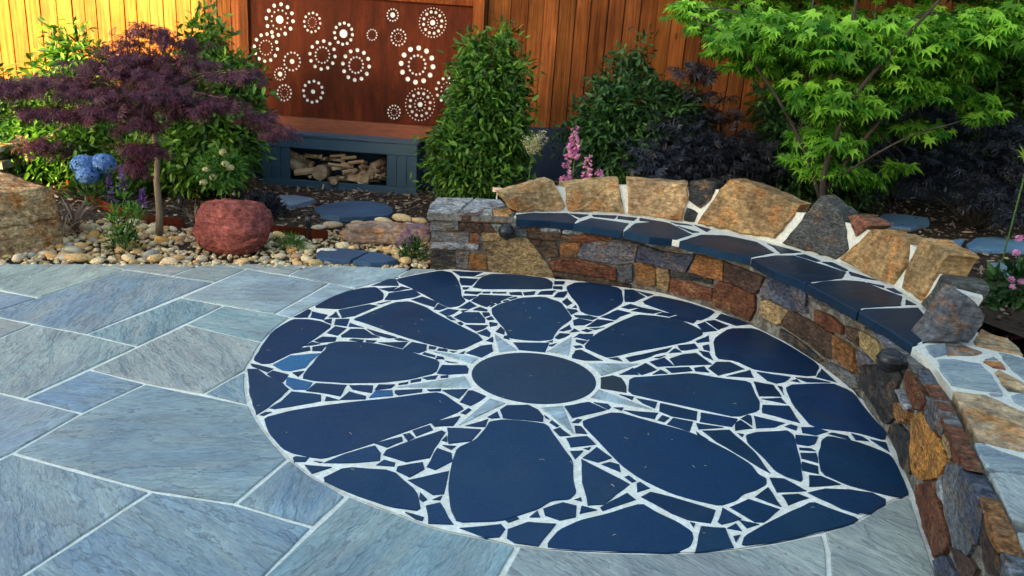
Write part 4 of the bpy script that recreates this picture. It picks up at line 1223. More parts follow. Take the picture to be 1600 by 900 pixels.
# low flat rock behind the cracked slab
b0 = onz(602, 384); me = rock_mesh('flat_rock', (.36, .15, .085), 5, .16, 1.3, 8.1, .55); me.materials.append(M['tanstone'])
o = link('flat_rock', me, None, (.34, .25, .19)); o.location = (b0.x+.0, b0.y+.13, .065); o.rotation_euler = (0, 0, R(8)); tag(o, 'long low flat-topped tan rock behind the cracked slate slab', 'rock')
CL = ['cream cobble at the middle of the row behind the low flat rock', 'tan cobble at the left of the row behind the low flat rock', 'largest yellowish cobble behind the low flat rock', 'golden cobble rightmost behind the low flat rock', 'small pale cobble tucked at the right rear corner of the flat rock', 'dark tan cobble resting beside the left end of the flat rock', 'small pinkish cobble by the end of the rusty edging', '', 'large pale greenish-white cobble just behind the cracked slate slab', 'large grey-green cobble beside the foot of the tan boulder', 'large golden cobble at the paving edge right of the tan boulder']
for i, (px, py, s_, c) in enumerate([(600, 346, .10, (.62, .5, .3)), (562, 350, .085, (.55, .42, .25)), (628, 341, .11, (.66, .52, .28)), (655, 345, .08, (.62, .45, .2)), (640, 352, .07, (.6, .5, .35)), (520, 352, .09, (.45, .34, .24)), (498, 355, .06, (.6, .52, .42)), (180, 338, .0, (.5, .4, .3)), (512, 387, .085, (.72, .74, .66)), (112, 384, .075, (.38, .42, .38)), (118, 396, .085, (.6, .42, .2))]):
    if not s_: continue
    lab = CL[i]
    p_ = onz(px, py, .05); o = link('cobble', pm[i % 7], None, c); o.location = (p_.x, p_.y, .05 if py < 380 else .02); o.scale = (s_, s_*.6, s_*.7); o.rotation_euler = (0, 0, rs.uniform(-.4, .4))
    tag(o, lab, 'cobble', 'larger cobbles among the pebbles')

# grey stacked-stone pier at the far left edge
root = empty('stone_pier', onz(-10, 300, .05), 'pale grey stacked-stone pier cut by the left edge of the photo, behind the tan boulder', 'pillar')
b0 = onz(-8, 285, .1)
z = 0.0
for k in range(5):
    h = .075
    for sx in (-1, 0, 1):
        w_ = .15+_rng.uniform(-.02, .02); x0 = b0.x-.2+sx*.15+(.06 if k % 2 else 0)
        piece('pier_stone', [(x0-w_/2+.003, b0.y), (x0+w_/2-.003, b0.y), (x0+w_/2-.003, b0.y+.36), (x0-w_/2+.003, b0.y+.36)], flat, z, z+h-.006, M['wallstone'], root, jitc((.30, .31, .30), .2), .008, .06, .006, .004)
    z += h
piece('pier_cap', [(b0.x-.46, b0.y-.03), (b0.x+.07, b0.y-.03), (b0.x+.07, b0.y+.4), (b0.x-.46, b0.y+.4)], flat, z, z+.05, M['tanstone'], root, (.5, .48, .42), .008, .08, .005, .003)

# rusty steel edging strips
def strip(pts, h, label, z=0.0):
    P_ = smooth_line([tuple(onz(a, b, z)[:2]) for a, b in pts], 5); V = []; F = []; t = .006
    Fc_ = Face(P_)
    for s in Fc_.s:
        for ww, zz in ((0, z-.05), (0, z+h), (-t, z+h), (-t, z-.05)): V.append(Fc_.at(s+1e-6, zz, ww))
    for i in range(len(Fc_.s)-1):
        for k in range(4): F.append((i*4+k, i*4+(k+1) % 4, (i+1)*4+(k+1) % 4, (i+1)*4+k))
    tag(link('steel_edging', mesh('steel_edging', V, F), None, None, M['rust']), label, 'garden edging', 'rusty steel edging between bark and pebbles')
strip([(408, 366), (440, 369), (480, 373), (512, 377)], .085, 'rusty steel edging strip between the red boulder and the flat rock')
strip([(20, 275), (70, 283), (112, 297), (150, 322), (190, 340), (240, 352), (288, 358)], .085, 'rusty steel edging strip curving behind the striped plant towards the small tree')
def spike_light(px, py, h, label, r=.022):
    p = onz(px, py, .02); root = empty('garden_light', p, label, 'garden light', 'black garden lights in the bark')
    MB().tube([p, p+Vector((0, 0, h*.55))], r*.45, 8).build('spike', M['black'], root)
    MB().tube([p+Vector((0, 0, h*.45)), p+Vector((0, 0, h*.5)), p+Vector((0, 0, h))], [r*.7, r, r], 12).build('lamp_body', M['black'], root, True)
    MB().tube([p+Vector((0, 0, h)), p+Vector((0, 0, h+.008))], [r*1.25, r*1.25], 12).build('lamp_cap', M['black'], root)
spike_light(482, 371, .19, 'black garden spike light in front of the steel edging by the flat rock', .026)
spike_light(283, 337, .16, 'thin black garden light in the bark right of the small tree trunk')
spike_light(371, 322, .15, 'stout black garden light behind the red boulder', .055)

# ---------------------------------------------------------------- fence
FY = 8.5; FT = 2.62
fence = empty('timber_fence', (0, FY, 0), 'tall orange-brown vertical board fence along the back of the garden', 'fence')
tops_px = [14+k*0 for k in ()]
xs_px = [-60, -32, -8, 14, 38, 62, 87, 112, 131, 149, 171, 193, 213, 233, 254, 275, 297, 319, 339, 360, 382]
x_ = 382
while x_ < 790: x_ += 25.4; xs_px.append(x_)
xs_px = [p for p in xs_px if p < 780]+[800, 827, 851, 874.5, 901, 925, 952, 977, 1003, 1029, 1053, 1079, 1104, 1130, 1155, 1181]
while xs_px[-1] < 1760: xs_px.append(xs_px[-1]+_rng.uniform(24.5, 27))
bx = [ony(p, 0, FY).x for p in xs_px]
bx = [bx[0]-.17*k for k in range(12, 0, -1)]+bx+[bx[-1]+.17*k for k in range(1, 10)]
back = MB(); back.box(bx[0], bx[-1], FY+.022, FY+.03, .1, FT-.03)
back.build('fence_backing', mat_plain('shaded_backing_boards', (.03, .014, .008), .9), fence)
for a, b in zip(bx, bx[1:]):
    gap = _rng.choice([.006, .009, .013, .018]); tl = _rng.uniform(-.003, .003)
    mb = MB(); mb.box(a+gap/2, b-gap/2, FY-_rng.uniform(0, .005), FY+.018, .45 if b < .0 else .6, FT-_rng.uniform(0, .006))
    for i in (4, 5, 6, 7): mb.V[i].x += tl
    k = _rng.uniform(.5, 1.2) if a > -2.9 else _rng.uniform(1.25, 1.75); o = mb.build('fence_board', M['fence'], fence, False, (k*_rng.uniform(.95, 1.1), k, k*_rng.uniform(.8, 1.05)))  # left boards' colour lifted: lighter stain, plus brightness put in for the sun patch
cap_ = MB(); cap_.box(bx[0], bx[-1], FY-.03, FY+.05, FT, FT+.035); cap_.build('fence_rail', M['fence'], fence, False, (.8, .8, .8))
# navy rendered plinth under the boards
zr = ony(850, 200, FY-.05).z
mb = MB(); mb.box(-.05, 8.5, FY-.06, FY+.06, -.05, zr); tag(mb.build('plinth_wall', M['navyw']), 'low dark navy wall under the fence boards behind the right-hand plants', 'wall')
mb = MB(); mb.box(-8.5, -2.75, FY-.06, FY+.06, -.05, .40); tag(mb.build('plinth_wall', M['navyw']), 'low dark navy wall under the fence boards behind the left-hand shrubs', 'wall')
mb = MB(); mb.box(-2.75, -.05, FY-.03, FY+.06, -.05, .62); tag(mb.build('plinth_wall', M['navyw']), 'dark navy wall directly behind the firewood box', 'wall')

# ---------------------------------------------------------------- rusted steel screen in its timber frame
PY_ = FY-.055
xl = ony(391, 90, PY_).x; xr = ony(737, 60, PY_).x; zt = ony(737, 11, PY_).z+.0; zb = (ony(425, 178, PY_).z+ony(673, 198, PY_).z)/2; zt = max(zt, zb+1.22)
scr = empty('steel_screen', ((xl+xr)/2, PY_, zb), 'rusted steel wall panel pierced with rings of white dots, in a timber frame', 'wall art')
ROS = [(278, 98, 19, [(67, 77, 12, 9.5), (41, 48, 12, 5)]), (441, 112, 0, [(40, 48, 12, 6.5), (20, 25, 12, 3)]), (597, 168, 20, [(45, 53, 12, 8)]), (209, 238, 0, [(58, 68, 12, 9), (32, 36, 14, 4.2)]),
       (340, 307, 12, [(40, 45, 14, 5.5)]), (492, 275, 0, [(63, 70, 12, 9), (35, 40, 14, 5)]), (660, 325, 0, [(66, 75, 12, 10), (35, 40, 14, 5.5)]), (843, 75, 12, [(27, 30, 13, 4.2)]), (740, 174, 0, [(24, 27, 13, 4)]),
       (872, 187, 0, [(36, 40, 14, 5), (18, 21, 10, 3)]), (1043, 113, 13, [(66, 73, 28, 3.6), (46, 54, 12, 7.5), (24, 28, 12, 3.6)]), (965, 325, 0, [(80, 86, 12, 12.5), (42, 48, 14, 6.3)]), (280, 370, 12, [(27, 30, 13, 4.2)]),
       (301, 464, 0, [(34, 39, 13, 5.4), (18, 22, 10, 3)]), (445, 458, 11, [(48, 53, 12, 8)]), (850, 560, 0, [(30, 33, 13, 5), (15, 18, 10, 3)]), (980, 522, 13, [(72, 80, 28, 4), (51, 57, 12, 8), (27, 32, 12, 4.2)]), (1118, 450, 12, [(56, 62, 12, 8), (32, 38, 12, 4.5)])]
dots = []
sc_ = (ony(700, 100, PY_).x-ony(600, 100, PY_).x)/100/3.2
for cx, cy, cr_, rings in ROS:
    if cr_: dots.append((cx, cy, cr_*.92))
    for q, (rx, ry, n_, dr) in enumerate(rings):
        for k in range(n_):
            a = math.tau*(k+.5*(q % 2))/n_+.1; dots.append((cx+rx*math.cos(a), cy+ry*math.sin(a), dr*.9))
cu = bpy.data.curves.new('screen_cut', 'CURVE'); cu.dimensions = '2D'; cu.fill_mode = 'BOTH'; cu.extrude = .003
def spl(pts):
    s = cu.splines.new('POLY'); s.points.add(len(pts)-1)
    for p, q in zip(s.points, pts): p.co = (q[0], q[1], 0, 1)
    s.use_cyclic_u = True
spl([(xl, zb), (xr, zb), (xr, zt), (xl, zt)])
used = []
for cx, cy, r in dots:
    p = ony(350+cx/3.2, cy/3.2, PY_); r_ = r*sc_*1.12
    if not (xl+r_ < p.x < xr-r_ and zb+r_ < p.z < zt-r_): continue
    if any((p.x-a)**2+(p.z-b)**2 < (r_+c+.0008)**2 for a, b, c in used): continue
    used.append((p.x, p.z, r_)); spl(circle_pts((p.x, p.z), r_, 12))
co = bpy.data.objects.new('screen_cut', cu); col.objects.link(co)
pm_ = bpy.data.meshes.new_from_object(co.evaluated_get(bpy.context.evaluated_depsgraph_get())); bpy.data.objects.remove(co)
for v in pm_.vertices: v.co = Vector((v.co.x, PY_-v.co.z, v.co.y))
pm_.name = 'steel_panel'; pm_.materials.clear(); link('steel_panel', pm_, scr, None, M['rust'])
MB().box(xl, xr, PY_+.0035, PY_+.008, zb, zt).build('white_backing', M['backwhite'], scr)
fw = .115
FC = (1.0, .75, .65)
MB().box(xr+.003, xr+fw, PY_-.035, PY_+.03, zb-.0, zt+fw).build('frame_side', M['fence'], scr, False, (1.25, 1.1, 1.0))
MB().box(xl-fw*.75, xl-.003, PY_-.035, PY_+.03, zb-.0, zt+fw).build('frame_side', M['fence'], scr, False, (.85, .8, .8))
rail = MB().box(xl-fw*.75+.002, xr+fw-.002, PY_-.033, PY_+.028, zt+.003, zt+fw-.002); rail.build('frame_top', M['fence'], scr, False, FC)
zl = ony(551, 213, PY_-.04).z
MB().box(xl-.06, xr+fw, PY_-.05, PY_+.03, zl, zb-.003).build('frame_ledge', mat_plain('red_stained_ledge', (.24, .065, .028), .55, .35, 6, .003, .4, (1, 8, 8)), scr)

# ---------------------------------------------------------------- navy firewood box and its logs
BY = 8.12; bxl = ony(409, 250, BY).x; bxr = ony(651, 268, BY).x; bzt = ony(530, 214, BY).z; ozl, ozr = ony(453, 250, BY).x, ony(604, 262, BY).x
ozt = ony(530, 236, BY).z; ozb = ony(530, 286, BY).z-.0; bd = .30
box = empty('firewood_box', ((bxl+bxr)/2, BY, .03), 'navy painted timber box with a wide opening stacked with firewood, under the rusted panel', 'firewood box')
MB().box(bxl-.01, bxr+.01, BY-.012, BY+bd, bzt-.022, bzt).build('box_top', M['navyh'], box)
MB().box(bxl, bxr, BY, BY+.03, ozt, bzt-.025).build('top_board', M['navyh'], box, bevel=.002)
MB().box(bxl, bxr, BY, BY+.03, .0, ozb).build('bottom_board', M['navyh'], box, bevel=.002)
for x0, x1 in ((bxl, ozl), (ozr, bxr)):
    for k in range(3):
        a = x0+(x1-x0)*k/3; b = x0+(x1-x0)*(k+1)/3
        MB().box(a+.0015, b-.0015, BY+.003, BY+.026, ozb+.002, ozt-.002).build('front_board', M['navy'], box, bevel=.002)
for x0 in (bxl, bxr-.02): MB().box(x0, x0+.02, BY+.032, BY+bd-.002, .0, bzt-.024).build('box_side', M['navy'], box)
MB().box(bxl+.022, bxr-.022, BY+bd-.02, BY+bd-.003, .0, bzt-.024).build('box_back', M['navy'], box)
MB().box(bxl+.022, bxr-.022, BY+.032, BY+bd-.022, ozb-.03, ozb-.008).build('box_floor', M['navy'], box)
def log(px, py, r, yaw, L, label, z_off=0, y_off=0, tilt=0.0, half=False):
    c = ony(px, py, BY+.10+y_off); d = Vector((math.sin(yaw), math.cos(yaw), tilt)).normalized()
    if half: # split wedge
        mb = MB(); n_ = 5; side = d.orthogonal().normalized(); up = d.cross(side); a0 = _rng.uniform(0, 6)
        prof = [(math.cos(a0+t)*r*q, math.sin(a0+t)*r*q*.7) for t, q in ((0, 1.1), (1.1, .8), (2.4, 1.0), (3.6, .6), (4.9, .9))]
    else:
        n_ = 14; side = d.orthogonal().normalized(); up = d.cross(side); prof = [(math.cos(math.tau*k/n_)*r*_rng.uniform(.9, 1.06), math.sin(math.tau*k/n_)*r*_rng.uniform(.9, 1.06)) for k in range(n_)]
    n_ = len(prof); V = []; F = []
    for e in (-.5, -.17, .17, .5):
        for u, v in prof:
            k = _rng.uniform(.95, 1.05); V.append(c+d*(L*e)+side*u*k+up*v*k)
    for i in range(3):
        for k in range(n_): F.append((i*n_+k, i*n_+(k+1) % n_, (i+1)*n_+(k+1) % n_, (i+1)*n_+k))
    root = empty('split_log' if half else 'round_log', c, label, 'firewood', 'firewood stacked in the navy box')
    link('log_bark', mesh('log_bark', V, F, not half), root, None, M['split'] if half else M['logbark'])
    for e, base in ((-1, 0), (1, 3*n_)):
        link('cut_end', mesh('cut_end', [v+d*e*.0005 for v in V[base:base+n_]], [tuple(range(n_))]), root, None, M['logend'])
G_ = [(505, 268, .085, .12, .2, 'largest round log, its dark cut end facing out left of the middle of the firewood', 0, .04, 0, 0), (569, 274, .062, -.1, .2, 'medium round log with a brown cut end right of the middle of the firewood', 0, 0, 0, 0), (588, 268, .048, .5, .22, 'grey round log leaning at the right side of the firewood opening', 0, 0, .25, 0),
      (595, 255, .045, .6, .24, 'pale grey log lying uppermost at the right side of the firewood', 0, .05, .3, 0), (468, 262, .06, 1.15, .34, 'long curved barky log slanting down at the left side of the firewood', 0, .02, -.45, 0), (464, 245, .045, 1.2, .3, 'thick bark-covered log topmost at the left side of the firewood', 0, .06, -.5, 0),
      (526, 281, .04, .1, .2, 'small dark round log wedged low right of the largest log', 0, -.04, 0, 0)]
for a in G_: log(*a[:5], a[5], a[6], a[7], a[8], bool(a[9]))
for i in range(30):
    px = _rng.uniform(462, 598); py = _rng.uniform(246, 284)+(px-530)*.05
    if 488 < px < 522 and py > 252: px += 40
    log(px, py, _rng.uniform(.02, .038), _rng.choice([_rng.uniform(-.5, .5), _rng.uniform(.9, 1.9), _rng.uniform(-1.8, -1)]), _rng.uniform(.12, .24), 'split piece of firewood %s in the %s of the opening' % (('low down', 'halfway up', 'near the top')[2 if py < 258 else 1 if py < 272 else 0], 'left third' if px < 507 else 'middle third' if px < 553 else 'right third'), 0, _rng.uniform(-.03, .1), _rng.uniform(-.3, .3), True)
for px, py, yw in ((528, 243, 1.5), (545, 246, 1.55), (530, 262, 1.1), (546, 266, 1.0), (556, 253, 1.3)):
    log(px, py, .022, yw, .16, 'pale split batten lying crosswise %s the firewood, %s' % ('on top of' if py < 255 else 'in front of', 'at the middle' if px < 540 else 'right of middle'), 0, -.02, .15, True)
c = ony(567, 287, BY+.05); tag(MB().box(c.x-.055, c.x+.055, c.y, c.y+.05, ozb-.005, ozb+.058).build('white_block', M['cardwhite'], bevel=.003), 'small plain white block resting at the front lip of the firewood opening', 'block')

# unseen building added behind the viewer to keep the late sun off the garden
hb = empty('added_house', (-2, -7, 0), 'unseen pale two-storey building with a grey tiled roof, added behind the patio to block sun', 'added_house')
k_ = SUN_DIR[0]/SUN_DIR[1]
xc = ony(318, 60, FY).x - k_*(FY+5.0); xe = 9.0; H = 6.0
MB().box(xc, xe, -13, -5, -.05, H).build('wall', M['render'], hb)
rf = MB(); rf.V = [Vector(p) for p in ((xc-.0, -4.5, H+.01), (xe+.5, -4.5, H+.01), (xe+.5, -13.5, H+.01), (xc-.0, -13.5, H+.01), (xc+.0, -9, H+2.2), (xe+.5, -9, H+2.2))]
rf.F = [(0, 1, 5, 4), (2, 3, 4, 5), (0, 4, 3), (1, 2, 5), (3, 2, 1, 0)]; rf.build('roof', M['rooftile'], hb)
glass = mat_plain('dark_window_glass', (.02, .03, .035), .1, .05, 5, 0, .6)
for x0, x1, z0, z1 in ((-2.5, 1.5, .05, 2.15), (3, 4.6, .9, 2.1), (-2, -.4, 3.6, 4.9), (1.4, 3.0, 3.6, 4.9)):
    f_ = MB().box(x0-.06, x1+.06, -4.997, -4.96, z0-.06, z1+.06).build('window', M['cardwhite'], hb); MB().box(x0, x1, -4.958, -4.95, z0, z1).build('pane', glass, f_)
# ---------------------------------------------------------------- planting
def blob_points(blobs, n, shell=.55):
    """points inside a union of ellipsoids given as (px, py, depth y, half-width px, half-height px, half-depth m, weight)"""
    P = []; Nn = []
    W = np.array([b[6] if len(b) > 6 else b[3]*b[4] for b in blobs], float); W /= W.sum()
    cnt = rs.multinomial(n, W)
    for b, c in zip(blobs, cnt):
        ce = ony(b[0], b[1], b[2]); k = (ce-CAM).dot(FWD)/F_PX
        u = rs.normal(size=(c, 3)); u /= np.linalg.norm(u, axis=1, keepdims=True); r = (shell+(1-shell)*rs.rand(c))[:, None]**.8
        lump = np.array([noise.noise(Vector(q*2.1)+Vector((b[0]*.1, b[1]*.1, 0))) for q in u])[:, None]
        q = u*r*(1+.62*lump)
        P.append(np.array(ce)+q*np.array([b[3]*k, b[5], b[4]*k])); Nn.append(u)
    return np.concatenate(P), np.concatenate(Nn)
def foliage(name, m, V0, T0, blobs, n, size, parent, droop=.3, up=.6, shell=.55, narrow=1.0, zmin=None, clump=0, clump_r=.06):
    if clump:
        P, U = blob_points(blobs, n//clump, shell); P = np.repeat(P, clump, 0)+rs.normal(size=(n//clump*clump, 3))*clump_r; U = np.repeat(U, clump, 0)
    else: P, U = blob_points(blobs, n, shell)
    if zmin is not None: k = P[:, 2] > zmin; P, U = P[k], U[k]
    n = len(P); X = U*.8+rs.normal(size=(n, 3))*.55; X[:, 2] -= droop; Z = rs.normal(size=(n, 3))*.5; Z[:, 2] += up; Z += U*.4
    s = rs.uniform(size[0], size[1], n); S = np.stack([s, s*narrow, s], 1)
    return scatter(name, m, V0, T0, P, X, Z, S, parent, kind='stuff')
def branch(mb, a, b, r0, r1, wob=.04, n=6):
    a, b = Vector(a), Vector(b); L = (b-a).length; pts = []
    o = [Vector([rs.normal()*wob*L for _ in range(3)]) for _ in range(2)]
    for i in range(n+1):
        t = i/n; pts.append(a.lerp(b, t)+o[0]*math.sin(math.pi*t)+o[1]*.5*math.sin(2*math.pi*t))
    mb.tube(pts, [r0+(r1-r0)*i/n for i in range(n+1)], 6); return pts
def shrub(label, name, base_px, blobs, m, n, size, cat='shrub', V0=LEAF_V, T0=LEAF_T, bz=None, nst=7, stem='darkbark', group=None, **kw):
    y = blobs[0][2]; b = ony(base_px[0], base_px[1], y); z = bedz(b.x, y) if bz is None else bz; b = Vector((b.x, y, z))
    root = empty(name, b, label, cat, group); mb = MB()
    for i in range(nst):
        bl = blobs[rs.randint(len(blobs))]; t = ony(bl[0]+rs.uniform(-.6, .6)*bl[3], bl[1]+rs.uniform(-.7, .4)*bl[4], bl[2]+rs.uniform(-.5, .5)*bl[5])
        branch(mb, b+Vector((rs.uniform(-.05, .05), rs.uniform(-.03, .03), 0)), t, .011, .003, .05)
    mb.build('stems', M[stem], root, True)
    foliage('foliage', m, V0, T0, blobs, n, size, root, **kw)
    if m is M['lf_laurel'] or m is M['lf_dark']:
        kw2 = dict(kw); kw2.update(shell=.9, up=1.0, clump=6, clump_r=.02, droop=-.2); foliage('new_growth', M['lf_fresh'], V0, T0, blobs, int(n*.11), (size[0]*.6, size[1]*.75), root, **kw2)
    return root

# green shrubs at the fence, left
shrub('tall bushy green shrub against the bright fence left of the purple maple', 'green_shrub', (120, 300),
      [(118, 85, 7.7, 24, 38, .22), (105, 135, 7.7, 52, 55, .3), (85, 190, 7.6, 75, 50, .35), (140, 225, 7.5, 85, 60, .35), (60, 235, 7.5, 45, 50, .3), (165, 170, 7.7, 60, 60, .3)], M['lf_laurel'], 8200, (.07, .12), clump=4)
shrub('dense green laurel-like shrub behind the right side of the purple maple', 'green_shrub', (330, 310),
      [(320, 70, 7.4, 24, 45, .2), (325, 135, 7.4, 60, 60, .3), (372, 130, 7.3, 26, 40, .2), (345, 215, 7.3, 62, 70, .34), (290, 235, 7.3, 55, 65, .32), (365, 175, 7.35, 38, 50, .26), (235, 250, 7.4, 50, 50, .3)], M['lf_laurel'], 9500, (.065, .115), clump=4)
shrub('dark green shrub cut by the left edge of the photo, behind the stone pier', 'green_shrub', (5, 270),
      [(5, 150, 7.6, 32, 32, .25), (0, 205, 7.5, 42, 55, .3), (30, 225, 7.5, 35, 40, .25)], M['lf_dark'], 2600, (.06, .11), clump=4)
# columnar shrub by the screen
shrub('big upright glossy green shrub covering the right end of the rusted panel', 'green_shrub', (745, 310),
      [(790, 70, 7.3, 13, 20, .12, 500), (742, 76, 7.3, 15, 16, .12, 500), (764, 116, 7.3, 58, 32, .26), (760, 160, 7.25, 58, 50, .28), (752, 215, 7.2, 70, 50, .32), (748, 265, 7.15, 74, 42, .34), (712, 245, 7.2, 38, 50, .26), (788, 190, 7.25, 32, 76, .24)],
      M['lf_laurel'], 13500, (.055, .095), clump=5, clump_r=.045)
shrub('pyramid-shaped green shrub with a thin top shoot in front of the fence, behind the foxgloves', 'green_shrub', (990, 290),
      [(1003, 80, 7.5, 9, 28, .08, 120), (970, 95, 7.5, 13, 16, .08, 120), (988, 118, 7.5, 24, 14, .14, 260), (945, 125, 7.5, 14, 12, .1, 90), (992, 165, 7.45, 80, 34, .28), (975, 210, 7.4, 92, 40, .32), (1005, 255, 7.35, 100, 42, .34), (1050, 195, 7.45, 48, 50, .26)],
      M['lf_dark'], 11000, (.06, .10), clump=5, clump_r=.045)
shrub('small green shrub with broad leaves beneath the bright green maple', 'green_shrub', (1235, 300),
      [(1222, 150, 7.5, 34, 40, .25), (1235, 205, 7.4, 48, 50, .3), (1240, 262, 7.2, 55, 38, .3), (1335, 265, 7.4, 50, 50, .25)], M['lf_dark'], 4200, (.06, .11), clump=4)
shrub('dark green leafy mass filling the upper right corner behind the maple', 'green_shrub', (1560, 300),
      [(1560, 60, 8.0, 60, 60, .3), (1550, 130, 7.9, 80, 60, .3), (1590, 200, 7.8, 70, 70, .3), (1660, 120, 7.8, 80, 120, .4)], M['lf_laurel'], 6500, (.07, .12), clump=4)
shrub('dark green undergrowth in the far right corner in front of the fence', 'green_shrub', (1400, 290),
      [(1420, 205, 8.1, 90, 45, .2), (1300, 190, 8.1, 60, 60, .2)], M['lf_dark'], 3200, (.06, .1), clump=4)
# black lacy elders
ELD_V, ELD_T = threads(5, 2.4, .07)
el = dict(V0=ELD_V, T0=ELD_T, up=1.2, shell=.2)
shrub('wiry black-leaved shrub with lacy leaves right of the pyramid-shaped shrub', 'black_elder', (1120, 300),
      [(1090, 112, 7.35, 36, 12, .15, 260), (1108, 150, 7.3, 46, 7, .18, 260), (1060, 195, 7.2, 46, 18, .2, 800), (1120, 180, 7.3, 45, 8, .18, 350), (1090, 238, 7.0, 95, 38, .3), (1160, 245, 7.1, 65, 40, .3), (1040, 262, 6.9, 60, 25, .22)], M['lf_black'], 2500, (.06, .11), nst=16, **el)
shrub('low black lacy-leaved shrub over the bark at the right edge', 'black_elder', (1520, 370),
      [(1500, 250, 6.9, 85, 22, .3), (1440, 270, 7.0, 60, 25, .25), (1550, 300, 6.6, 65, 26, .25), (1590, 250, 6.8, 60, 50, .3), (1380, 235, 7.3, 60, 18, .2), (1585, 335, 6.3, 30, 14, .15, 600), (1470, 170, 7.4, 50, 40, .2), (1560, 205, 7.1, 60, 30, .25)], M['lf_black'], 2400, (.06, .10), nst=16, **el)

# purple weeping maple
tb = Vector((*onz(249, 366, .0)[:2], 0)); TY = tb.y
root = empty('purple_maple', tb, 'small weeping purple-leaved maple with a thin pale trunk, in front of the bright fence', 'tree')
mb = MB(); P0 = [tb+Vector((0, 0, -.03)), ony(249, 330, TY), ony(245, 285, TY), ony(246, 245, TY+.02), ony(240, 205, TY+.03), ony(236, 178, TY+.05)]
mb.tube(P0, [.032, .026, .023, .021, .021, .018], 10); mb.build('trunk', M['bark'], root, True)
pads = [(235, 45, 6.1, 42, 12, .2), (195, 62, 6.0, 28, 8, .2), (280, 62, 6.1, 45, 10, .22), (215, 85, 6.0, 70, 12, .3), (300, 92, 6.0, 45, 8, .2), (165, 100, 5.9, 60, 12, .3), (235, 112, 5.9, 70, 14, .35),
        (100, 122, 5.85, 75, 10, .3), (30, 135, 5.8, 50, 12, .25), (150, 140, 5.75, 70, 12, .35), (260, 138, 5.75, 75, 14, .35), (350, 112, 5.9, 36, 7, .2), (385, 112, 5.9, 24, 10, .2), (60, 168, 5.75, 50, 9, .25),
        (175, 165, 5.65, 66, 9, .3), (295, 165, 5.75, 56, 9, .3), (222, 188, 5.6, 46, 7, .22), (120, 172, 5.7, 45, 9, .25), (10, 125, 5.8, 30, 9, .2), (405, 180, 5.95, 30, 10, .2), (435, 200, 5.9, 22, 8, .15), (60, 222, 7.0, 40, 14, .2),
        (222, 226, 5.6, 34, 6, .15, 500), (212, 252, 5.6, 20, 12, .12, 300), (345, 155, 5.8, 40, 8, .2)]
br = MB(); hub = P0[-1]
tips = []
for q in pads:
    e = ony(q[0], q[1]-2, q[2]); mid = hub.lerp(e, .5)+Vector((0, 0, .10)); src = P0[-2] if q[1] > 170 else hub
    pts = smooth_line([tuple(src), tuple(mid), tuple(e)], 4); br.tube(pts, [.011-.009*i/(len(pts)-1) for i in range(len(pts))], 5)
br.build('branches', M['bark'], root, True)
# leaf sprays hanging in tiers
P, U = blob_points(pads, 2700, .15); n = len(P)
X = np.stack([U[:, 0]*.8+rs.normal(size=n)*.6, U[:, 1]*.6+rs.normal(size=n)*.5, -.55+rs.normal(size=n)*.2], 1); Z = rs.normal(size=(n, 3))*.35; Z[:, 2] += .9; Z[:, 1] -= .3
s_ = rs.uniform(.06, .11, n); P[:, 2] -= np.abs(rs.normal(size=n))*.03
scatter('foliage', M['lf_purple'], THREAD_V, THREAD_T, P, X, Z, s_, root, kind='stuff')

# bright green maple, right
mbase = onz(1278, 372, .33); my = mbase.y
mbase = Vector((mbase.x, mbase.y, .30))
root = empty('green_maple', mbase, 'spreading bright green maple with dark slender stems, filling the upper right of the garden', 'tree')
tr = MB()
def stem_px(pts, r0, r1, dy=0):
    W_ = [ony(a, b, my+dy*i/(len(pts)-1)) for i, (a, b) in enumerate(pts)]; Q = smooth_line([tuple(p) for p in W_], 4); tr.tube(Q, [r0+(r1-r0)*i/(len(Q)-1) for i in range(len(Q))], 8)
stem_px([(1280, 375), (1284, 330), (1295, 270), (1305, 200), (1320, 130), (1330, 60), (1345, -60)], .038, .010, .2)
stem_px([(1283, 335), (1290, 260), (1330, 160), (1390, 85), (1450, 20), (1520, -60)], .024, .008, -.4)
stem_px([(1284, 330), (1275, 250), (1262, 150), (1262, 60), (1280, -50)], .020, .007, .3)
stem_px([(1290, 300), (1340, 230), (1430, 130), (1500, 70), (1580, 20)], .018, .006, -.2)
stem_px([(1284, 320), (1255, 230), (1200, 130), (1140, 60), (1080, 25)], .016, .005, .1)
stem_px([(1290, 290), (1370, 240), (1430, 210), (1500, 190)], .012, .004, -.4)
tr.build('trunk', M['darkbark'], root, True)
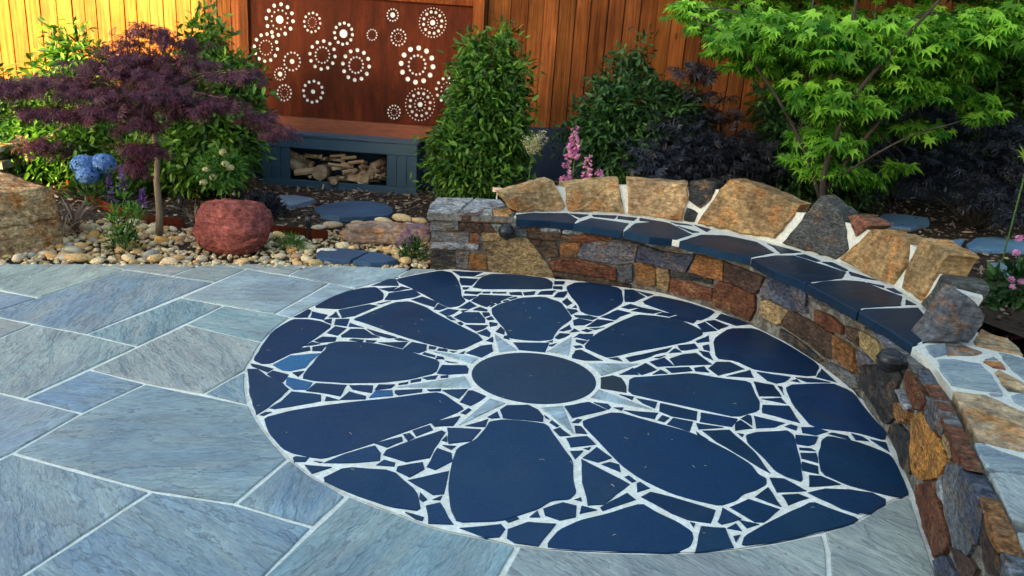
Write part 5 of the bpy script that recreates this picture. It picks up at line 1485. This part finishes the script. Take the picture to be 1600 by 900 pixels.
tiers = [(1290, 60, 6.0, 120, 40, .3), (1420, 70, 6.0, 110, 45, .3), (1520, 50, 5.9, 80, 40, .3), (1200, 50, 6.1, 90, 35, .3), (1310, 150, 6.0, 75, 35, .25), (1295, 215, 6.05, 50, 25, .2), (1290, 262, 6.1, 40, 16, .15), (1420, 130, 6.0, 60, 25, .25), (1100, 20, 6.7, 55, 14, .3), (1075, 8, 6.7, 35, 10, .2), (1130, 45, 6.6, 55, 12, .3), (1180, 15, 6.9, 60, 16, .35), (1140, 72, 6.5, 45, 12, .25), (1200, 60, 6.5, 60, 14, .35), (1180, 100, 6.4, 48, 11, .25), (1240, 30, 7.0, 60, 18, .4), (1240, 100, 6.4, 50, 12, .25),
         (1300, 20, 6.9, 70, 16, .4), (1290, 60, 6.6, 60, 14, .35), (1310, 100, 6.5, 65, 14, .3), (1370, 50, 6.8, 65, 16, .4), (1380, 95, 6.5, 70, 14, .35), (1430, 20, 6.8, 70, 16, .4), (1460, 60, 6.5, 65, 14, .35), (1500, 30, 6.7, 70, 16, .35), (1560, 15, 6.6, 60, 14, .3),
         (1540, 60, 6.4, 60, 13, .3), (1580, 40, 6.2, 40, 14, .3), (1450, 105, 6.3, 60, 12, .3), (1270, 145, 6.4, 55, 12, .25), (1330, 145, 6.5, 50, 12, .25), (1230, 135, 6.3, 30, 10, .2), (1400, 130, 6.4, 40, 12, .25), (1500, 150, 6.3, 50, 12, .25), (1530, 175, 6.2, 40, 10, .2),
         (1300, 185, 6.5, 45, 12, .2), (1260, 210, 6.3, 30, 12, .2), (1310, 225, 6.4, 45, 12, .2), (1350, 200, 6.5, 35, 12, .2), (1240, 245, 6.2, 28, 8, .15), (1290, 250, 6.2, 35, 10, .2), (1350, 275, 6.3, 30, 10, .15), (1320, 265, 6.3, 30, 10, .15), (1440, 200, 6.3, 45, 12, .2), (1480, 135, 6.3, 45, 12, .25), (1400, 255, 6.3, 22, 6, .1),
         (1250, -60, 7.1, 150, 60, .6), (1420, -80, 6.9, 180, 70, .7), (1580, -60, 6.6, 120, 60, .6), (1130, -50, 6.9, 80, 40, .4), (1400, -230, 6.8, 200, 90, .8), (1650, -150, 6.3, 150, 120, .8)]
P, U = blob_points(tiers, 13000, .2); n = len(P)
P[:, 2] -= np.abs(rs.normal(size=n))*.02
ang = rs.uniform(0, math.tau, n); X = np.stack([np.cos(ang)+U[:, 0]*.5, np.sin(ang)*.7-.5, -.55+rs.normal(size=n)*.18], 1); Z = rs.normal(size=(n, 3))*.22; Z[:, 2] += .9; Z[:, 1] -= .35
s_ = rs.uniform(.07, .125, n)
# project to find which leaves show largest in view; those become leaves of their own
D = P-np.array(CAM); cz = D@np.array(FWD); sx = 800+F_PX*(D@np.array(RGT))/cz; sy = 450-F_PX*(D@np.array(UPV))/cz
score = np.where((sx > 0) & (sx < 1600) & (sy > 0) & (sy < 900), s_/cz+.012*(-P[:, 1]+6.5), -9); order = np.argsort(-score)
own = set(order[:290].tolist()); rest = np.array([i for i in range(n) if i not in own])
scatter('foliage', M['lf_maple'], MAPLE_V, MAPLE_T, P[rest], X[rest], Z[rest], s_[rest], root, kind='stuff')
lm = []
for k in range(3):
    Vv, Tt = palm(7, 3.6+.15*k, .12+.015*k, .38+.04*k, .18+.05*k); me = fast_mesh('leaf', Vv, Tt); me.materials.append(M['lf_maple']); lm.append(me)
for i in sorted(own):
    x_a = Vector(X[i]).normalized(); y_a = Vector(Z[i]).cross(x_a).normalized(); z_a = x_a.cross(y_a)
    o = bpy.data.objects.new('leaf', lm[i % 3]); col.objects.link(o); o.parent = root; o.matrix_parent_inverse = Matrix.Translation(-root.location)
    o.matrix_basis = Matrix.Translation(Vector(P[i])) @ Matrix((x_a, y_a, z_a)).transposed().to_4x4() @ Matrix.Scale(float(s_[i]), 4)
# fine twigs under each tier
tw = MB()
for q in tiers[8:46]:
    c = ony(q[0], q[1], q[2])
    for k in range(2):
        e = ony(q[0]+rs.uniform(-1, 1)*q[3], q[1]+rs.uniform(-.3, .8)*q[4], q[2]+rs.uniform(-.5, .5)*q[5])
        s0 = ony(1290+(q[0]-1290)*.55, 60+(q[1]-60)*.6, my); branch(tw, s0, e, .006, .002, .05, 5)
tw.build('twigs', M['darkbark'], root, True)

# ---- small flowering plants
def small(name, label, cat, px, py, z=.02, group=None):
    p = onz(px, py, z); return empty(name, p, label, cat, group), p
def tuft(root, p, m, n, r, h, size, V0=LEAF_V, T0=LEAF_T, narrow=1.0, nm='foliage', droop=0.0, kind='stuff', cz=.5):
    u = rs.normal(size=(n, 3)); u /= np.linalg.norm(u, axis=1, keepdims=True); u[:, 2] = np.abs(u[:, 2])*1.0
    rr = rs.uniform(.4, 1, n)[:, None]; P = np.array(p)+u*rr*np.array([r, r*.8, h]); X = u*.9+rs.normal(size=(n, 3))*.4; X[:, 2] += .25-droop; Z = rs.normal(size=(n, 3))*.4; Z[:, 2] += .8
    s = rs.uniform(size[0], size[1], n)
    return scatter(nm, m, V0, T0, P, X, Z, np.stack([s, s*narrow, s], 1), root, kind=kind)
PET_V = [(0, 0, 0), (.5, .35, .1), (1, 0, .05), (.5, -.35, .1)]; PET_T = [(0, 1, 2), (0, 2, 3)]
def ball_flower(root, c, r, m, n, size, nm='flower_head', flat_=.8):
    u = rand_dirs(n, .25); P = np.array(c)+u*np.array([r, r, r*flat_]); X = rs.normal(size=(n, 3)); Z = u+rs.normal(size=(n, 3))*.15
    X = X-(X*u).sum(1, keepdims=True)*u
    V4 = []; T4 = []
    for k in range(4):
        a = k*math.pi/2; b_ = len(V4)
        for x, y, z in PET_V: V4.append((x*math.cos(a)-y*math.sin(a), x*math.sin(a)+y*math.cos(a), z))
        T4 += [tuple(b_+i for i in t) for t in PET_T]
    scatter(nm, m, V4, T4, P, X, Z, rs.uniform(size[0], size[1], n), root)
def spike(root, p, h, r, m, n, size, nm='flower_spike', lean=(0, 0)):
    t = rs.rand(n)**1.0; a = rs.uniform(0, math.tau, n); rr = r*(1-t*.75)
    P = np.stack([p.x+np.cos(a)*rr+lean[0]*t*h, p.y+np.sin(a)*rr+lean[1]*t*h, p.z+t*h], 1); X = np.stack([np.cos(a), np.sin(a), rs.uniform(-.6, .3, n)], 1); Z = np.tile([0, 0, 1.0], (n, 1))+rs.normal(size=(n, 3))*.3
    scatter(nm, m, LEAF_V, LEAF_T, P, X, Z, rs.uniform(size[0], size[1], n), root)
# hydrangea
hy = 6.75; c1, c2, c3 = ony(131, 258, hy), ony(162, 256, hy+.05), ony(137, 274, hy-.06)
root = empty('hydrangea', Vector((c1.x+.08, hy, .03)), 'hydrangea with bright blue round flower heads, left of the small tree trunk', 'flowering plant')
for c, r in ((c1, .105), (c2, .105), (c3, .09)): ball_flower(root, c, r, M['lf_blue'], 260, (.016, .028))
mb = MB()
for c in (c1, c2, c3): branch(mb, root.location, c, .006, .004, .05)
mb.build('stems', M['stem'], root, True); tuft(root, Vector((c1.x+.05, hy+.05, .05)), M['lf_dark'], 110, .24, .26, (.07, .12), narrow=1.3)
# veronica in front of the small tree
root, p = small('veronica', 'leggy green plant with thin violet flower spikes, left of the small tree trunk', 'flowering plant', 195, 392, .0)
mb = MB(); 
for (px, py, h) in ((173, 312, .20), (192, 290, .17), (223, 318, .13)):
    t = ony(px, py, p.y); branch(mb, p, t, .004, .003, .03); spike(root, t-Vector((0, 0, .02)), h, .016, M['lf_violet'], 130, (.012, .022))
    for k in range(5):
        q = p.lerp(t, .2+.15*k); tuft(root, q, M['lf_fresh'], 12, .05, .03, (.04, .065), narrow=.7)
for px, py in ((207, 330), (182, 340), (215, 345), (175, 350)): t = ony(px, py, p.y); branch(mb, p, t, .004, .002, .04); tuft(root, t, M['lf_fresh'], 26, .05, .06, (.035, .06), narrow=.8)
mb.build('stems', M['stem'], root, True); tuft(root, p, M['lf_dark'], 110, .12, .17, (.035, .06)); tuft(root, Vector((p.x-.04, p.y, .03)), M['lf_fresh'], 60, .12, .14, (.03, .055))
# strap leaves
def straps(root, p, m, n, L, w_, spread=1.0, nm='strap_leaf'):
    for i in range(n):
        a = rs.uniform(0, math.tau); l = L*rs.uniform(.6, 1.1); out = rs.uniform(.25, 1)*spread; V = []; F = []
        for k in range(7):
            t = k/6; r_ = out*l*t; z_ = l*(t*1.1-out*.85*t*t); wd = w_*(1-t)**.6*(.5+.5*min(1, t*6)); d = Vector((math.cos(a), math.sin(a), 0)); sd = Vector((-d.y, d.x, 0)); c = p+d*r_+Vector((0, 0, max(.005-p.z*0, z_)))
            V += [c-sd*wd+Vector((0, 0, wd*.5)), c, c+sd*wd+Vector((0, 0, wd*.5))]
        for k in range(6): F += [(k*3, k*3+1, k*3+4, k*3+3), (k*3+1, k*3+2, k*3+5, k*3+4)]
        link(nm, mesh(nm, V, F, True), root, None, m)
root, p = small('striped_flax', 'clump of arching purple and cream striped strap leaves between the tan boulder and the veronica', 'plant', 117, 362, .02)
straps(root, p, M['lf_strap'], 34, .36, .011)
root2, p2 = small('striped_flax', 'small upright tuft of striped strap leaves right against the tan boulder', 'plant', 98, 374, .02)
straps(root2, p2, M['lf_strap'], 16, .26, .010, .7)
root, p = small('sedge', 'thin purplish arching grass tuft between the small tree trunk and the red boulder', 'plant', 303, 348, .03); straps(root, p, M['lf_strap'], 14, .26, .006)
# cream flowered green plant
root, p = small('cream_flower_shrub', 'small light green shrub with clusters of cream flowers above the red boulder', 'flowering plant', 350, 331, .03)
foliage('foliage', M['lf_fresh'], LEAF_V, LEAF_T, [(350, 265, p.y, 34, 30, .16), (325, 262, p.y, 22, 22, .12)], 620, (.045, .07), root)
for px, py in ((348, 238), (322, 265), (333, 277), (318, 285), (352, 256), (360, 262)): ball_flower(root, ony(px, py, p.y-.14), .028, M['lf_cream'], 34, (.010, .018))
mb = MB(); [branch(mb, p, ony(a, b, p.y), .005, .003, .05) for a, b in ((340, 262), (360, 255), (325, 270))]; mb.build('stems', M['stem'], root)
# low dark plant, green clump, salvia
root, p = small('low_dark_plant', 'low mound of dark bluish leaves above the red boulder, beside the pale stepping slab', 'plant', 412, 335, .03)
tuft(root, p, M['lf_black'], 620, .19, .19, (.04, .07), narrow=.8)
root, p = small('small_green_plant', 'small bright green clump growing in the pebbles right of the red boulder', 'plant', 455, 388, .0)
tuft(root, p, M['lf_fresh'], 300, .11, .11, (.03, .05), narrow=.5)
root, p = small('salvia', 'salvia clump with dark violet flower spikes against the left end of the seat wall', 'flowering plant', 646, 404, .0)
tuft(root, p, M['lf_dark'], 420, .12, .17, (.03, .05), narrow=.6); tuft(root, p, M['lf_fresh'], 120, .12, .17, (.03, .045), narrow=.6)
for px, py in ((628, 368), (634, 360), (640, 372), (644, 355), (649, 362), (655, 352), (660, 366), (668, 358), (637, 380), (624, 378)):
    spike(root, ony(px, py+8, p.y-.03), .10, .010, M['lf_violet'], 60, (.010, .018))
# grey-green plant and cream plume by the big shrub
root, p = small('grey_green_plant', 'grey-green plant with narrow leaves at the foot of the big upright shrub', 'plant', 785, 312, .05)
foliage('foliage', M['lf_grey'], NARROW_V, LEAF_T, [(772, 262, p.y-.2, 22, 14, .12), (800, 272, p.y-.2, 24, 22, .12), (812, 255, p.y-.2, 16, 16, .1), (785, 285, p.y-.15, 24, 18, .1)], 620, (.07, .11), root, up=.5)
mb = MB(); [branch(mb, p, ony(a, b, p.y-.2), .005, .003, .05) for a, b in ((775, 268), (800, 275), (812, 258))]; mb.build('stems', M['stem'], root)
pl = ony(832, 232, 6.7)
root = empty('astilbe', Vector((pl.x, 6.7, .2)), 'feathery cream flower plume standing against the dark navy wall, right of the big shrub', 'flowering plant')
for k in range(30):
    a = rs.uniform(-1.3, 1.3); l = rs.uniform(.07, .13); b_ = pl+Vector((0, 0, rs.uniform(-.07, .05))); spike(root, b_, l, .012, M['lf_cream'], 46, (.012, .022), 'plume', (math.sin(a)*1.2, rs.uniform(-.5, .5)))
mb = MB(); branch(mb, Vector((pl.x-.05, 6.7, .2)), pl, .005, .003, .03); mb.build('stems', M['stem'], root)
# foxgloves
BELL_V = [(0, 0, 0)]; BELL_T = []
for k in range(6): a = k*math.tau/6; BELL_V.append((.6, .18*math.cos(a), .18*math.sin(a)))
for k in range(6): a = k*math.tau/6; BELL_V.append((1, .34*math.cos(a), .34*math.sin(a)))
for k in range(6): j = (k+1) % 6; BELL_T += [(0, 1+k, 1+j), (1+k, 7+k, 7+j), (1+k, 7+j, 1+j)]
for px, py0, py1, lab in ((899, 196, 240, 'tallest pink foxglove spike, against the navy wall'), (887, 240, 300, 'pink foxglove spike leftmost of the group above the first backrest stones'), (920, 240, 300, 'pink foxglove spike in the middle of the group above the backrest stones'), (937, 262, 300, 'short pink foxglove spike rightmost of the group above the backrest stones')):
    t = ony(px, py0, 6.55); b_ = ony(px, py1, 6.55); root = empty('foxglove', Vector((t.x, 6.55, .31)), lab, 'foxglove', 'pink foxgloves behind the seat wall'); mb = MB()
    mb.tube([(t.x, 6.55, .30), (b_.x, 6.55, b_.z), tuple(t)], [.006, .005, .002], 6); mb.build('stem', M['stem'], root)
    n = 46; tt = rs.rand(n); a = rs.uniform(0, math.tau, n); h = t.z-b_.z
    P = np.stack([t.x+np.cos(a)*.006, 6.55+np.sin(a)*.006, b_.z+tt*h], 1); X = np.stack([np.cos(a), np.sin(a), np.full(n, -.65)], 1)
    scatter('flower_bells', M['lf_pink'], BELL_V, BELL_T, P, X, rand_dirs(n), (.062-.034*tt), root, smooth=True)
    tuft(root, Vector((t.x, 6.55, .32)), M['lf_dark'], 40, .12, .10, (.07, .11))
# plants at the right edge
root = empty('pink_campion', Vector((*onz(1588, 470, .33)[:2], .32)), 'leafy plant with small magenta flowers at the right edge behind the wall end', 'flowering plant')
rp = root.location
foliage('foliage', M['lf_dark'], LEAF_V, LEAF_T, [(1590, 450, rp.y, 30, 40, .15), (1560, 490, rp.y-.1, 30, 18, .12)], 420, (.06, .11), root)
for px, py in ((1583, 448), (1580, 437), (1592, 372), (1588, 395), (1577, 528), (1596, 440), (1590, 525)): ball_flower(root, ony(px, py, rp.y-.16), .016, M['lf_pink'], 12, (.012, .02))
root = empty('lime_plant', Vector((ony(1592, 240, 5.6).x, 5.6, .32)), 'yellow-green arching leaves poking in at the right edge above the bark', 'plant')
lp = ony(1604, 262, 5.6); straps(root, lp, M['lf_lime'], 12, .22, .018, 1.0)
mb = MB(); mb.tube([(lp.x, 5.6, .32), tuple(lp)], .006, 6); mb.build('stem', M['stem'], root)
# plant label
c = ony(777, 297, 6.25); root = empty('plant_label', Vector((c.x, 6.25, .3)), 'small pale pink and white plant tag standing behind the left end of the backrest', 'plant tag')
MB().box(c.x-.038, c.x+.038, 6.25, 6.253, c.z-.016, c.z+.02).build('tag_card', mat_plain('pale_pink_card', (.8, .55, .5), .6, .05, 10, 0), root)
MB().box(c.x-.004, c.x+.004, 6.254, 6.257, .2, c.z).build('tag_stake', M['cardwhite'], root)

# unseen evergreens added on the right to darken the reflections in the slate
for k, (tx, ty, th, tr_, lab) in enumerate(((3.2, 10.6, 6.2, 1.7, 'broad dark evergreen tree, unseen, added beyond the fence to darken reflections in the slate'), (6.6, 10.2, 6.8, 1.9, 'tall dark evergreen tree, unseen, added beyond the right fence end to darken reflections'), (7.6, 6.2, 5.6, 1.7, 'unseen dark evergreen tree added right of the garden to darken reflections in the slate'), (6.6, 2.4, 4.8, 1.5, 'lower dark evergreen tree, unseen, added right of the seat wall to darken reflections'))):
    root = empty('added_evergreen', (tx, ty, 0), lab, 'tree'); mb = MB(); mb.tube([(tx, ty, -.05), (tx+.05, ty, th*.4), (tx, ty, th*.9)], [.16, .12, .03], 10)
    for j in range(9):
        a = rs.uniform(0, math.tau); z_ = th*rs.uniform(.2, .7); branch(mb, (tx, ty, z_), (tx+math.cos(a)*tr_*.8, ty+math.sin(a)*tr_*.6, z_+.5), .04, .01)
    mb.build('trunk', M['darkbark'], root, True)
    n = 6500; U = rs.normal(size=(n, 3)); U /= np.linalg.norm(U, axis=1, keepdims=True); r = rs.uniform(.35, 1, n)[:, None]
    lump = np.array([noise.noise(Vector(q*2.4)+Vector((k*5, 0, 0))) for q in U])[:, None]
    P = np.array([tx, ty, th*.56])+U*r*(1+.45*lump)*np.array([tr_, min(tr_, 1.25), th*.47])
    scatter('foliage', M['lf_dark'], LEAF_V, LEAF_T, P, U+rs.normal(size=(n, 3))*.6, rs.normal(size=(n, 3))+np.array([0, 0, .5]), rs.uniform(.22, .38, n), root, kind='stuff')
